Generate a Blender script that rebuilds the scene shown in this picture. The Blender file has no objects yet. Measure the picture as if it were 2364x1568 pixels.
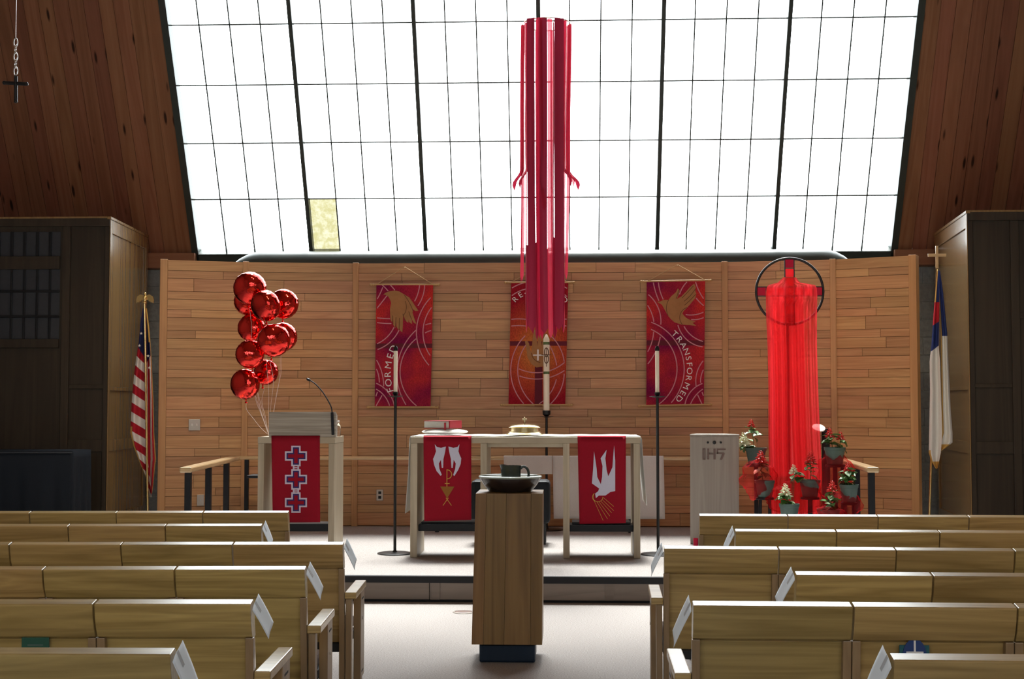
import bpy, bmesh, math, random
from mathutils import Vector, Matrix, Euler, noise
random.seed(7)
R = math.radians
sc = bpy.context.scene
COL = sc.collection

# ------------------------------------------------------------------ camera
F, CXP, CYP, HC = 3150.0, 1182.0, 784.0, 1.45
YAW, PIT = R(2.4), R(2.75)
cd = bpy.data.cameras.new('camera'); cam = bpy.data.objects.new('camera', cd); COL.objects.link(cam)
cam.location = (0, 0, HC); cam.rotation_euler = (R(90) + PIT, 0, YAW)
cd.sensor_width = 36; cd.lens = F / 2364 * 36; cd.clip_end = 200
sc.camera = cam

# ------------------------------------------------------------------ world, light, exposure
SKY = 8.0
wd = bpy.data.worlds.new('overcast_sky'); sc.world = wd; wd.use_nodes = True
bg = wd.node_tree.nodes['Background']; bg.inputs['Color'].default_value = (0.93, 0.97, 1.0, 1); bg.inputs['Strength'].default_value = SKY
vs = sc.view_settings
vs.view_transform = 'Standard'; vs.look = 'None'; vs.gamma = 1; vs.use_curve_mapping = False; vs.exposure = 0.0

def portal(name, loc, rot, sx, sy):
    l = bpy.data.lights.new(name, 'AREA'); l.shape = 'RECTANGLE'; l.size = sx; l.size_y = sy
    o = bpy.data.objects.new(name, l); COL.objects.link(o); o.location = loc; o.rotation_euler = rot
    l.cycles.is_portal = True
    return o
# window plane constants (the glazed slope over the chancel)
WANG = R(61.0); WY0, WZ0 = 15.6, 3.2086
WX0, WX1 = -4.295, 3.655
ROWH = 0.6625; NROW = 10
def slope(s, x, off=0.0):
    """point on the roof slope: s metres up it, off metres towards the room"""
    return Vector((x, WY0 - s * math.cos(WANG) - off * math.sin(WANG), WZ0 + s * math.sin(WANG) - off * math.cos(WANG)))
_pc = slope(NROW * ROWH / 2, (WX0 + WX1) / 2, -0.10)
portal('sky_portal', _pc, Euler((math.pi/2 - WANG, 0, 0)), WX1 - WX0, NROW * ROWH)
portal('rear_portal', (-0.3, -4.05, 3.85), Euler((R(90), 0, 0)), 9.0, 1.3)
# hazy sun behind thin cloud, coming in over the glazed slope
sl = bpy.data.lights.new('hazy_sun', 'SUN'); sl.energy = 9.0; sl.angle = R(14); sl.color = (1.0, 0.97, 0.92)
so = bpy.data.objects.new('hazy_sun', sl); COL.objects.link(so); so.rotation_euler = Euler((R(-25), 0, 0)); so.location = (0, 22, 20)

# two unseen warm spots, added to brighten the ends of the timber screen
def added_spot(name, loc, aim, watts):
    l = bpy.data.lights.new(name, 'SPOT'); l.energy = watts; l.spot_size = R(34); l.spot_blend = 0.9; l.shadow_soft_size = 0.12; l.color = (1.0, 0.80, 0.55)
    o = bpy.data.objects.new(name, l); COL.objects.link(o); o.location = loc; o.rotation_euler = (Vector(aim)-Vector(loc)).to_track_quat('-Z', 'Y').to_euler()
added_spot('added_spot_left', (-1.8, 8.6, 6.2), (-3.9, 13.9, 1.45), 330)
added_spot('added_spot_right', (1.2, 8.6, 6.2), (3.2, 13.9, 1.45), 330)

# ------------------------------------------------------------------ pixel helpers (photo 2364x1568)
_rt = Vector((math.cos(YAW), math.sin(YAW), 0)); _fw = Vector((-math.sin(YAW)*math.cos(PIT), math.cos(YAW)*math.cos(PIT), math.sin(PIT)))
_up = _rt.cross(_fw); _C = Vector((0, 0, HC))
def ray(px, py): return _fw + _rt * ((px - CXP) / F) - _up * ((py - CYP) / F)
def A(px, py, Y): d = ray(px, py); return _C + d * (Y / d.y)
def Zp(px, py, z): d = ray(px, py); return _C + d * ((z - HC) / d.z)

# ------------------------------------------------------------------ mesh builder
def smooth_path(P, n=5):
    P = [Vector(p) for p in P]; out = []
    for i in range(len(P)-1):
        a, b, c, d = P[max(i-1, 0)], P[i], P[i+1], P[min(i+2, len(P)-1)]
        for k in range(n):
            t = k/n; out.append(0.5*((2*b)+(c-a)*t+(2*a-5*b+4*c-d)*t*t+(3*b-a-3*c+d)*t**3))
    return out + [P[-1]]
class MB:
    def __init__(s): s.v = []; s.f = []; s.m = []
    def add(s, vs, fs, mi=0):
        b = len(s.v); s.v += [Vector(p) for p in vs]; s.f += [[b + i for i in f] for f in fs]; s.m += [mi] * len(fs); return s
    def box(s, x0, x1, y0, y1, z0, z1, mi=0):
        return s.add([(x0,y0,z0),(x1,y0,z0),(x1,y1,z0),(x0,y1,z0),(x0,y0,z1),(x1,y0,z1),(x1,y1,z1),(x0,y1,z1)],
                     [(0,3,2,1),(4,5,6,7),(0,1,5,4),(1,2,6,5),(2,3,7,6),(3,0,4,7)], mi)
    def hexa(s, c8, mi=0):   # 8 corners, bottom loop then top loop
        return s.add(c8, [(0,3,2,1),(4,5,6,7),(0,1,5,4),(1,2,6,5),(2,3,7,6),(3,0,4,7)], mi)
    def prism(s, poly, d, mi=0):
        """poly: list of 3D points (planar, any order); extruded by vector d"""
        n = len(poly); d = Vector(d); P = [Vector(p) for p in poly]
        return s.add(P + [p + d for p in P], [list(range(n)), list(range(2*n-1, n-1, -1))] + [(i, n+i, n+(i+1) % n, (i+1) % n) for i in range(n)], mi)
    def tube(s, path, r, n=10, caps=True, mi=0):
        P = [Vector(p) for p in path]; rr = r if isinstance(r, (list, tuple)) else [r] * len(P)
        t0 = (P[1] - P[0]).normalized(); u = t0.orthogonal().normalized(); vs = []
        for i, p in enumerate(P):
            t = (P[min(i+1, len(P)-1)] - P[max(i-1, 0)]).normalized()
            u = (u - t * u.dot(t)); u = u.normalized() if u.length > 1e-6 else t.orthogonal().normalized(); w = t.cross(u)
            for k in range(n):
                a = 2 * math.pi * k / n; vs.append(p + (u * math.cos(a) + w * math.sin(a)) * rr[i])
        fs = [(i*n+k, i*n+(k+1) % n, (i+1)*n+(k+1) % n, (i+1)*n+k) for i in range(len(P)-1) for k in range(n)]
        if caps: fs += [list(range(n-1, -1, -1)), list(range((len(P)-1)*n, len(P)*n))]
        return s.add(vs, fs, mi)
    def lathe(s, prof, c=(0,0,0), n=28, mi=0):
        c = Vector(c); vs = []; m = len(prof)
        for r, z in prof:
            for k in range(n):
                a = 2*math.pi*k/n; vs.append(c + Vector((r*math.cos(a), r*math.sin(a), z)))
        fs = [(i*n+k, i*n+(k+1) % n, (i+1)*n+(k+1) % n, (i+1)*n+k) for i in range(m-1) for k in range(n)]
        if prof[0][0] > 1e-5: fs.append(list(range(n-1, -1, -1)))
        if prof[-1][0] > 1e-5: fs.append(list(range((m-1)*n, m*n)))
        return s.add(vs, fs, mi)
    def grid(s, fn, nu, nv, mi=None):
        vs = [fn(i/nu, j/nv) for j in range(nv+1) for i in range(nu+1)]
        b = len(s.v); s.v += [Vector(p) for p in vs]
        for j in range(nv):
            for i in range(nu):
                s.f.append([b+j*(nu+1)+i, b+j*(nu+1)+i+1, b+(j+1)*(nu+1)+i+1, b+(j+1)*(nu+1)+i])
                s.m.append(mi((i+.5)/nu, (j+.5)/nv) if mi else 0)
        return s
    def ellipsoid(s, c, r, nu=16, nv=10, mi=0):
        c = Vector(c)
        return s.grid(lambda u, v: c + Vector((r[0]*math.sin(math.pi*v)*math.cos(2*math.pi*u), r[1]*math.sin(math.pi*v)*math.sin(2*math.pi*u), r[2]*math.cos(math.pi*v))), nu, nv, (lambda u, v: mi))
    def strip(s, pts, w, nrm, d, mi=0):
        """flat line of width w along pts, thickness d along nrm"""
        P = [Vector(p) for p in pts]; nrm = Vector(nrm).normalized(); L = []; Rr = []
        for i, p in enumerate(P):
            t = (P[min(i+1, len(P)-1)] - P[max(i-1, 0)]).normalized(); q = nrm.cross(t).normalized() * (w/2)
            L.append(p + q); Rr.append(p - q)
        n = len(P); D = nrm * d
        vs = L + Rr + [p + D for p in L] + [p + D for p in Rr]
        fs = []
        for i in range(n-1):
            fs += [(2*n+i, 3*n+i, 3*n+i+1, 2*n+i+1), (i, i+1, n+i+1, n+i), (i, 2*n+i, 2*n+i+1, i+1), (n+i, n+i+1, 3*n+i+1, 3*n+i)]
        return s.add(vs, fs, mi)

def wmat(o):
    m = o.matrix_basis.copy(); p = o.parent
    while p is not None: m = p.matrix_basis @ m; p = p.parent
    return m
def build(name, mb, mat, parent=None, local=False, smooth=None, bevel=0, solid=0, subsurf=0):
    me = bpy.data.meshes.new(name)
    vs = mb.v
    if parent is not None and not local:
        inv = wmat(parent).inverted(); vs = [inv @ p for p in vs]
    me.from_pydata([tuple(p) for p in vs], [], mb.f)
    mats = mat if isinstance(mat, (list, tuple)) else [mat]
    for m in mats: me.materials.append(M[m])
    if len(mats) > 1: me.polygons.foreach_set('material_index', mb.m)
    bm = bmesh.new(); bm.from_mesh(me)
    if smooth is not None: bmesh.ops.remove_doubles(bm, verts=bm.verts, dist=1e-6)
    bmesh.ops.recalc_face_normals(bm, faces=bm.faces); bm.to_mesh(me); bm.free()
    if smooth is not None:
        me.polygons.foreach_set('use_smooth', [True] * len(me.polygons)); me.set_sharp_from_angle(angle=R(smooth))
    me.update()
    o = bpy.data.objects.new(name, me); COL.objects.link(o)
    if parent is not None: o.parent = parent
    if bevel:
        b = o.modifiers.new('bevel', 'BEVEL'); b.width = bevel; b.segments = 2; b.limit_method = 'ANGLE'; b.angle_limit = R(40)
    if solid:
        b = o.modifiers.new('solid', 'SOLIDIFY'); b.thickness = solid; b.offset = 0
    return o
def tag(o, label=None, cat=None, group=None, kind=None):
    if label: o['label'] = label
    if cat: o['category'] = cat
    if group: o['group'] = group
    if kind: o['kind'] = kind
    return o
def thing(name, label, cat, loc=(0,0,0), rotz=0, group=None):
    o = bpy.data.objects.new(name, None); COL.objects.link(o); o.empty_display_size = 0.1
    o.location = loc; o.rotation_euler = (0, 0, rotz)
    return tag(o, label, cat, group)
def arc3(a, b, c, n=14):
    """points on the circle through three 2D points, from a to c by way of b"""
    (ax, ay), (bx, by), (cx, cy) = a, b, c
    d = 2*(ax*(by-cy)+bx*(cy-ay)+cx*(ay-by))
    if abs(d) < 1e-3: return [(ax+(cx-ax)*i/n, ay+(cy-ay)*i/n) for i in range(n+1)]
    ux = ((ax*ax+ay*ay)*(by-cy)+(bx*bx+by*by)*(cy-ay)+(cx*cx+cy*cy)*(ay-by))/d
    uy = ((ax*ax+ay*ay)*(cx-bx)+(bx*bx+by*by)*(ax-cx)+(cx*cx+cy*cy)*(bx-ax))/d
    r = math.hypot(ax-ux, ay-uy); t = [math.atan2(y-uy, x-ux) for x, y in (a, b, c)]
    tau = 2*math.pi; d1 = (t[1]-t[0]) % tau; d2 = (t[2]-t[0]) % tau
    if d1 > d2: d2 -= tau
    return [(ux+r*math.cos(t[0]+d2*i/n), uy+r*math.sin(t[0]+d2*i/n)) for i in range(n+1)]
def lerp_rows(rows, y):
    if y <= rows[0][0]: return rows[0][1:]
    for a, b in zip(rows, rows[1:]):
        if y <= b[0]:
            t = (y-a[0])/(b[0]-a[0]); return tuple(p+(q-p)*t for p, q in zip(a[1:], b[1:]))
    return rows[-1][1:]

# ------------------------------------------------------------------ materials
M = {}
def newmat(name):
    m = bpy.data.materials.new(name); m.use_nodes = True; M[name] = m
    nt = m.node_tree; return m, nt, nt.nodes['Principled BSDF']
def N(nt, t, **kw):
    n = nt.nodes.new(t)
    for k, v in kw.items():
        if k in n.inputs: n.inputs[k].default_value = v
        else: setattr(n, k, v)
    return n
def mixc(nt, fac, a, b, blend='MIX'):
    n = nt.nodes.new('ShaderNodeMix'); n.data_type = 'RGBA'; n.blend_type = blend
    for sock, val in ((n.inputs[0], fac), (n.inputs[6], a), (n.inputs[7], b)):
        if hasattr(val, 'is_linked'): nt.links.new(val, sock)
        elif isinstance(val, (int, float)): sock.default_value = val
        else: sock.default_value = (*val, 1)
    return n.outputs[2]
def plain(name, c, rough=0.5, metal=0, spec=0.5, coat=0, noise_amt=0.12, noise_scale=30, bump=0):
    m, nt, p = newmat(name)
    tc = N(nt, 'ShaderNodeTexCoord'); nz = N(nt, 'ShaderNodeTexNoise', Scale=noise_scale, Detail=4.0)
    nt.links.new(tc.outputs['Object'], nz.inputs['Vector'])
    dark = tuple(x*(1-noise_amt) for x in c); lite = tuple(min(1, x*(1+noise_amt)) for x in c)
    nt.links.new(mixc(nt, nz.outputs['Fac'], dark, lite), p.inputs['Base Color'])
    p.inputs['Roughness'].default_value = rough; p.inputs['Metallic'].default_value = metal
    p.inputs['Specular IOR Level'].default_value = spec; p.inputs['Coat Weight'].default_value = coat
    if bump:
        b = N(nt, 'ShaderNodeBump', Strength=bump, Distance=0.01); nt.links.new(nz.outputs['Fac'], b.inputs['Height']); nt.links.new(b.outputs['Normal'], p.inputs['Normal'])
    return m
def wood(name, c1, c2, grain=(1.2, 30, 30), rough=0.45, var=0.25, hue=0.0, coat=0.0, knots=None, spec=0.4, by_color=False):
    m, nt, p = newmat(name)
    tc = N(nt, 'ShaderNodeTexCoord'); oi = N(nt, 'ShaderNodeObjectInfo'); rnd_out = oi.outputs['Color' if by_color else 'Random']   # by_color: pieces cut from one board share a tone
    mul = N(nt, 'ShaderNodeVectorMath', operation='SCALE'); mul.inputs[0].default_value = (37.1, 21.7, 11.3); nt.links.new(rnd_out, mul.inputs['Scale'])
    add = N(nt, 'ShaderNodeVectorMath', operation='ADD'); nt.links.new(tc.outputs['Object'], add.inputs[0]); nt.links.new(mul.outputs[0], add.inputs[1])
    mp = N(nt, 'ShaderNodeMapping'); mp.inputs['Scale'].default_value = grain; nt.links.new(add.outputs[0], mp.inputs['Vector'])
    n1 = N(nt, 'ShaderNodeTexNoise', Scale=1.0, Detail=6.0, Roughness=0.6, Distortion=0.6); nt.links.new(mp.outputs[0], n1.inputs['Vector'])
    mp2 = N(nt, 'ShaderNodeMapping'); mp2.inputs['Scale'].default_value = tuple(g*0.22 for g in grain); nt.links.new(add.outputs[0], mp2.inputs['Vector'])
    n2 = N(nt, 'ShaderNodeTexNoise', Scale=1.0, Detail=3.0, Distortion=1.2); nt.links.new(mp2.outputs[0], n2.inputs['Vector'])
    wv = N(nt, 'ShaderNodeMath', operation='MULTIPLY'); wv.inputs[1].default_value = 9.0; nt.links.new(n2.outputs['Fac'], wv.inputs[0])
    fr = N(nt, 'ShaderNodeMath', operation='PINGPONG'); fr.inputs[1].default_value = 1.0; nt.links.new(wv.outputs[0], fr.inputs[0])
    mx = N(nt, 'ShaderNodeMath', operation='MULTIPLY_ADD'); mx.inputs[1].default_value = 0.45; nt.links.new(fr.outputs[0], mx.inputs[0])
    hlf = N(nt, 'ShaderNodeMath', operation='MULTIPLY'); hlf.inputs[1].default_value = 0.62; nt.links.new(n1.outputs['Fac'], hlf.inputs[0]); nt.links.new(hlf.outputs[0], mx.inputs[2])
    col = mixc(nt, mx.outputs[0], c1, c2)
    hs = N(nt, 'ShaderNodeHueSaturation'); nt.links.new(col, hs.inputs['Color'])
    mr = N(nt, 'ShaderNodeMapRange'); mr.inputs['To Min'].default_value = 1-var; mr.inputs['To Max'].default_value = 1+var; nt.links.new(rnd_out, mr.inputs['Value']); nt.links.new(mr.outputs[0], hs.inputs['Value'])
    if hue:
        fr2 = N(nt, 'ShaderNodeMath', operation='MULTIPLY'); fr2.inputs[1].default_value = 7.31; nt.links.new(rnd_out, fr2.inputs[0])
        fr3 = N(nt, 'ShaderNodeMath', operation='FRACT'); nt.links.new(fr2.outputs[0], fr3.inputs[0])
        mh = N(nt, 'ShaderNodeMapRange'); mh.inputs['To Min'].default_value = 0.5-hue; mh.inputs['To Max'].default_value = 0.5+hue; nt.links.new(fr3.outputs[0], mh.inputs['Value']); nt.links.new(mh.outputs[0], hs.inputs['Hue'])
    out = hs.outputs[0]
    if knots:
        mk = N(nt, 'ShaderNodeMapping'); mk.inputs['Scale'].default_value = knots; nt.links.new(add.outputs[0], mk.inputs['Vector'])
        vo = N(nt, 'ShaderNodeTexVoronoi', Scale=1.0); nt.links.new(mk.outputs[0], vo.inputs['Vector'])
        kr = N(nt, 'ShaderNodeMapRange'); kr.inputs['From Min'].default_value = 0.08; kr.inputs['From Max'].default_value = 0.15; kr.inputs['To Min'].default_value = 1; kr.inputs['To Max'].default_value = 0; nt.links.new(vo.outputs['Distance'], kr.inputs['Value'])
        out = mixc(nt, kr.outputs[0], out, tuple(x*0.18 for x in c1))
    nt.links.new(out, p.inputs['Base Color'])
    p.inputs['Roughness'].default_value = rough; p.inputs['Coat Weight'].default_value = coat; p.inputs['Coat Roughness'].default_value = 0.24; p.inputs['Specular IOR Level'].default_value = spec
    b = N(nt, 'ShaderNodeBump', Strength=0.08, Distance=0.004); nt.links.new(n1.outputs['Fac'], b.inputs['Height']); nt.links.new(b.outputs['Normal'], p.inputs['Normal'])
    return m
def cloth(name, c, rough=0.85, trans=0.0, clear=0.0, weave=260, var=0.15):
    """woven cloth: diffuse plus translucent (light through it) plus open weave (clear)"""
    m, nt, p = newmat(name)
    tc = N(nt, 'ShaderNodeTexCoord'); nz = N(nt, 'ShaderNodeTexNoise', Scale=weave, Detail=2.0); nt.links.new(tc.outputs['Object'], nz.inputs['Vector'])
    col = mixc(nt, nz.outputs['Fac'], tuple(x*(1-var) for x in c), tuple(min(1, x*(1+var)) for x in c))
    nt.links.new(col, p.inputs['Base Color']); p.inputs['Roughness'].default_value = rough; p.inputs['Specular IOR Level'].default_value = 0.2
    out = nt.nodes['Material Output']; sh = p.outputs[0]
    if trans:
        t = N(nt, 'ShaderNodeBsdfTranslucent'); nt.links.new(col, t.inputs['Color']); ms = N(nt, 'ShaderNodeMixShader'); ms.inputs[0].default_value = trans
        nt.links.new(sh, ms.inputs[1]); nt.links.new(t.outputs[0], ms.inputs[2]); sh = ms.outputs[0]
    if clear:
        t = N(nt, 'ShaderNodeBsdfTransparent'); t.inputs['Color'].default_value = (*[min(1, 0.45+x*0.6) for x in c], 1); ms = N(nt, 'ShaderNodeMixShader'); ms.inputs[0].default_value = clear
        nt.links.new(sh, ms.inputs[1]); nt.links.new(t.outputs[0], ms.inputs[2]); sh = ms.outputs[0]
    nt.links.new(sh, out.inputs['Surface'])
    return m

wood('wall_plank', (0.40, 0.195, 0.08), (0.63, 0.365, 0.175), grain=(2.2, 40, 60), rough=0.42, var=0.16, hue=0.008, spec=0.35)
wood('wall_batten', (0.43, 0.215, 0.085), (0.62, 0.35, 0.15), grain=(30, 30, 1.2), rough=0.45, var=0.08)
plain('wall_backing', (0.20, 0.10, 0.05), 0.9)
wood('ceiling_plank', (0.20, 0.085, 0.045), (0.33, 0.15, 0.085), grain=(22, 1.0, 1.0), rough=0.6, var=0.16, hue=0.01, knots=(7.5, 1.6, 1.6), spec=0.2)
wood('pew_oak', (0.25, 0.155, 0.05), (0.57, 0.395, 0.155), grain=(2.6, 48, 48), rough=0.32, var=0.17, hue=0.009, coat=0.65, by_color=True)
wood('pew_post', (0.25, 0.155, 0.08), (0.38, 0.255, 0.14), grain=(34, 34, 1.6), rough=0.4, var=0.1, coat=0.15)
wood('altar_oak', (0.34, 0.275, 0.185), (0.54, 0.465, 0.345), grain=(3, 30, 3), rough=0.45, var=0.08)
wood('altar_oak_up', (0.34, 0.275, 0.185), (0.54, 0.465, 0.345), grain=(30, 6, 1.6), rough=0.45, var=0.08)
wood('altar_oak_across', (0.17, 0.145, 0.11), (0.52, 0.46, 0.38), grain=(1.6, 8, 60), rough=0.45, var=0.08)
wood('font_oak', (0.12, 0.058, 0.017), (0.31, 0.175, 0.06), grain=(30, 30, 0.9), rough=0.4, var=0.14, hue=0.008)
wood('plinth_wood', (0.30, 0.265, 0.225), (0.42, 0.38, 0.33), grain=(36, 36, 1.0), rough=0.5, var=0.05)
wood('rail_wood', (0.46, 0.31, 0.15), (0.64, 0.46, 0.25), grain=(3, 3, 20), rough=0.3, var=0.05, coat=1.0)
wood('dark_walnut', (0.032, 0.024, 0.017), (0.058, 0.044, 0.030), grain=(24, 24, 1.0), rough=0.5, var=0.06, spec=0.3)
wood('cabinet_side', (0.22, 0.125, 0.045), (0.34, 0.205, 0.08), grain=(24, 24, 0.9), rough=0.2, var=0.05, coat=0.6)
wood('header_wood', (0.24, 0.10, 0.05), (0.34, 0.15, 0.075), grain=(1.4, 22, 22), rough=0.5, var=0.05)
wood('riser_wood', (0.15, 0.115, 0.09), (0.23, 0.18, 0.145), grain=(1.4, 22, 22), rough=0.45, var=0.12)
wood('rear_wood', (0.28, 0.14, 0.07), (0.42, 0.22, 0.11), grain=(1, 8, 8), rough=0.7, var=0.05)
plain('dark_grille', (0.04, 0.045, 0.055), 0.7)
plain('black_paint', (0.012, 0.013, 0.016), 0.42, spec=0.25)
plain('black_metal', (0.014, 0.014, 0.015), 0.35, metal=0.3)
plain('frame_dark', (0.045, 0.058, 0.053), 0.4, spec=0.25)
plain('nosing_black', (0.012, 0.012, 0.014), 0.6, spec=0.25)
plain('font_base_blue', (0.012, 0.024, 0.045), 0.45, spec=0.25)
plain('duct_metal', (0.045, 0.058, 0.056), 0.32, metal=0.0, spec=0.6, noise_amt=0.05)
plain('brass', (0.83, 0.62, 0.27), 0.22, metal=1, noise_amt=0.05)
plain('pale_brass', (0.80, 0.70, 0.42), 0.18, metal=1, noise_amt=0.05)
plain('chrome', (0.75, 0.75, 0.76), 0.15, metal=1, noise_amt=0.03)
plain('steel_plate', (0.42, 0.37, 0.32), 0.35, metal=0.7, noise_amt=0.05)
plain('candle_wax', (0.95, 0.87, 0.68), 0.5, noise_amt=0.04)
M['candle_wax'].node_tree.nodes['Principled BSDF'].inputs['Subsurface Weight'].default_value = 0.0
plain('gold_print', (0.55, 0.36, 0.10), 0.5)
plain('green_print', (0.10, 0.16, 0.05), 0.5)
plain('white_paper', (0.82, 0.89, 0.95), 0.7, noise_amt=0.03, noise_scale=12)
plain('tape', (0.50, 0.53, 0.56), 0.35, noise_amt=0.03)
plain('book_pages', (0.52, 0.51, 0.45), 0.8)
plain('book_red', (0.38, 0.02, 0.035), 0.4)
plain('green_cover', (0.01, 0.085, 0.055), 0.5)
plain('blue_card', (0.012, 0.045, 0.19), 0.5)
plain('teal_card', (0.01, 0.11, 0.13), 0.5)
plain('white_print', (0.85, 0.82, 0.80), 0.7, noise_amt=0.04)
plain('pink_print', (0.62, 0.26, 0.30), 0.8, noise_amt=0.1)
plain('tan_print', (0.40, 0.19, 0.065), 0.75, noise_amt=0.22, noise_scale=14)
plain('tan_line', (0.12, 0.05, 0.02), 0.8)
plain('maroon_print', (0.13, 0.008, 0.022), 0.85)
plain('dowel_gold', (0.55, 0.34, 0.13), 0.35)
plain('string_jute', (0.55, 0.38, 0.19), 0.8)
plain('balloon_string', (0.72, 0.60, 0.55), 0.5)
plain('pot_green', (0.075, 0.13, 0.115), 0.5, noise_amt=0.08)
plain('soil', (0.03, 0.018, 0.012), 0.95)
plain('leaf_green', (0.10, 0.22, 0.055), 0.45, noise_amt=0.35, noise_scale=40)
plain('stem_green', (0.11, 0.16, 0.05), 0.6)
plain('petal_red', (0.62, 0.018, 0.012), 0.5, noise_amt=0.2)
plain('petal_white', (0.78, 0.82, 0.58), 0.5, noise_amt=0.1)
plain('carpet', (0.37, 0.34, 0.325), 0.95, noise_amt=0.62, noise_scale=120, bump=0.5, spec=0.05)
plain('cushion_taupe', (0.20, 0.145, 0.13), 0.9, noise_amt=0.15, noise_scale=200, spec=0.1)
plain('seat_black', (0.015, 0.014, 0.015), 0.7)
plain('plaster', (0.42, 0.33, 0.25), 0.9)
plain('block_stone', (0.26, 0.285, 0.285), 0.85, noise_amt=0.4, noise_scale=22, bump=0.6)
plain('mortar', (0.45, 0.47, 0.46), 0.95)
plain('glaze_brown', (0.035, 0.022, 0.018), 0.2, spec=0.35, noise_amt=0.4, noise_scale=9)
plain('glaze_rim', (0.36, 0.40, 0.33), 0.2, noise_amt=0.15)
plain('glaze_green', (0.035, 0.045, 0.04), 0.16, noise_amt=0.5, noise_scale=14)
plain('red_glass_dark', (0.42, 0.004, 0.035), 0.35, spec=0.15)
cloth('red_parament', (0.31, 0.006, 0.02), var=0.2)
cloth('pale_blue_felt', (0.60, 0.59, 0.72))
cloth('navy_felt', (0.045, 0.03, 0.14))
cloth('lilac_felt', (0.66, 0.58, 0.70))
cloth('gold_thread', (0.62, 0.36, 0.08))
cloth('brown_felt', (0.30, 0.13, 0.03))
cloth('white_linen', (0.80, 0.77, 0.74), trans=0.25)
cloth('altar_linen', (0.86, 0.85, 0.82), trans=0.35)
cloth('black_cover', (0.018, 0.024, 0.034))
cloth('flag_red', (0.42, 0.015, 0.03)); cloth('flag_white', (0.72, 0.69, 0.66)); cloth('flag_blue', (0.022, 0.028, 0.10)); cloth('flag_gold', (0.60, 0.36, 0.10))
cloth('christian_white', (0.74, 0.73, 0.70)); cloth('christian_blue', (0.03, 0.05, 0.19)); cloth('christian_red', (0.55, 0.03, 0.05))
cloth('ribbon_red', (0.55, 0.025, 0.07), trans=0.26, clear=0.0, rough=0.5)
cloth('ribbon_deep', (0.42, 0.025, 0.07), trans=0.05, rough=0.5)
cloth('ribbon_sheer', (0.75, 0.07, 0.13), trans=0.2, clear=0.09, rough=0.5)
cloth('sheer_red', (0.95, 0.05, 0.065), trans=0.55, clear=0.36, rough=0.7)
cloth('tulle_red', (0.85, 0.04, 0.05), trans=0.4, clear=0.80, rough=0.7, weave=600)
cloth('black_pad', (0.012, 0.014, 0.018), rough=0.6)

def banner_mat():
    m, nt, p = newmat('banner_cloth')
    tc = N(nt, 'ShaderNodeTexCoord'); n1 = N(nt, 'ShaderNodeTexNoise', Scale=2.2, Detail=2.0); nt.links.new(tc.outputs['Object'], n1.inputs['Vector'])
    mp = N(nt, 'ShaderNodeMapping'); mp.inputs['Scale'].default_value = (140, 140, 70); nt.links.new(tc.outputs['Object'], mp.inputs['Vector'])
    n2 = N(nt, 'ShaderNodeTexNoise', Scale=1.0, Detail=3.0); nt.links.new(mp.outputs[0], n2.inputs['Vector'])
    cr = N(nt, 'ShaderNodeValToRGB'); e = cr.color_ramp.elements; e[0].position = 0.36; e[0].color = (0.20, 0.008, 0.055, 1); e[1].position = 0.66; e[1].color = (0.56, 0.035, 0.028, 1)
    nt.links.new(n1.outputs['Fac'], cr.inputs['Fac'])
    c = mixc(nt, n2.outputs['Fac'], (0.35, 0.35, 0.35), (1.75, 1.75, 1.75)); nt.links.new(mixc(nt, 1.0, cr.outputs[0], c, 'MULTIPLY'), p.inputs['Base Color'])
    p.inputs['Roughness'].default_value = 0.9; p.inputs['Specular IOR Level'].default_value = 0.1
    # the middle banner: the same cloth printed with an orange glow round its hand
    m2, nt, p = newmat('banner_cloth_glow')
    tc = N(nt, 'ShaderNodeTexCoord'); mp = N(nt, 'ShaderNodeMapping'); mp.inputs['Location'].default_value = (0.0, 0.0, -0.45); nt.links.new(tc.outputs['Object'], mp.inputs['Vector'])
    mp.inputs['Scale'].default_value = (1.0, 0.1, 0.8)
    ln = N(nt, 'ShaderNodeVectorMath', operation='LENGTH'); nt.links.new(mp.outputs[0], ln.inputs[0])
    cr = N(nt, 'ShaderNodeValToRGB'); e = cr.color_ramp.elements; e[0].position = 0.05; e[0].color = (0.55, 0.20, 0.05, 1); e[1].position = 0.46; e[1].color = (0.30, 0.010, 0.022, 1)
    em = e.new(0.24); em.color = (0.46, 0.075, 0.03, 1); nt.links.new(ln.outputs['Value'], cr.inputs['Fac'])
    mq = N(nt, 'ShaderNodeMapping'); mq.inputs['Scale'].default_value = (130, 130, 60); nt.links.new(tc.outputs['Object'], mq.inputs['Vector'])
    n2 = N(nt, 'ShaderNodeTexNoise', Scale=1.0, Detail=3.0); nt.links.new(mq.outputs[0], n2.inputs['Vector'])
    c = mixc(nt, n2.outputs['Fac'], (0.3, 0.3, 0.3), (1.9, 1.9, 1.9)); nt.links.new(mixc(nt, 1.0, cr.outputs[0], c, 'MULTIPLY'), p.inputs['Base Color'])
    p.inputs['Roughness'].default_value = 0.9; p.inputs['Specular IOR Level'].default_value = 0.1
banner_mat()
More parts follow.
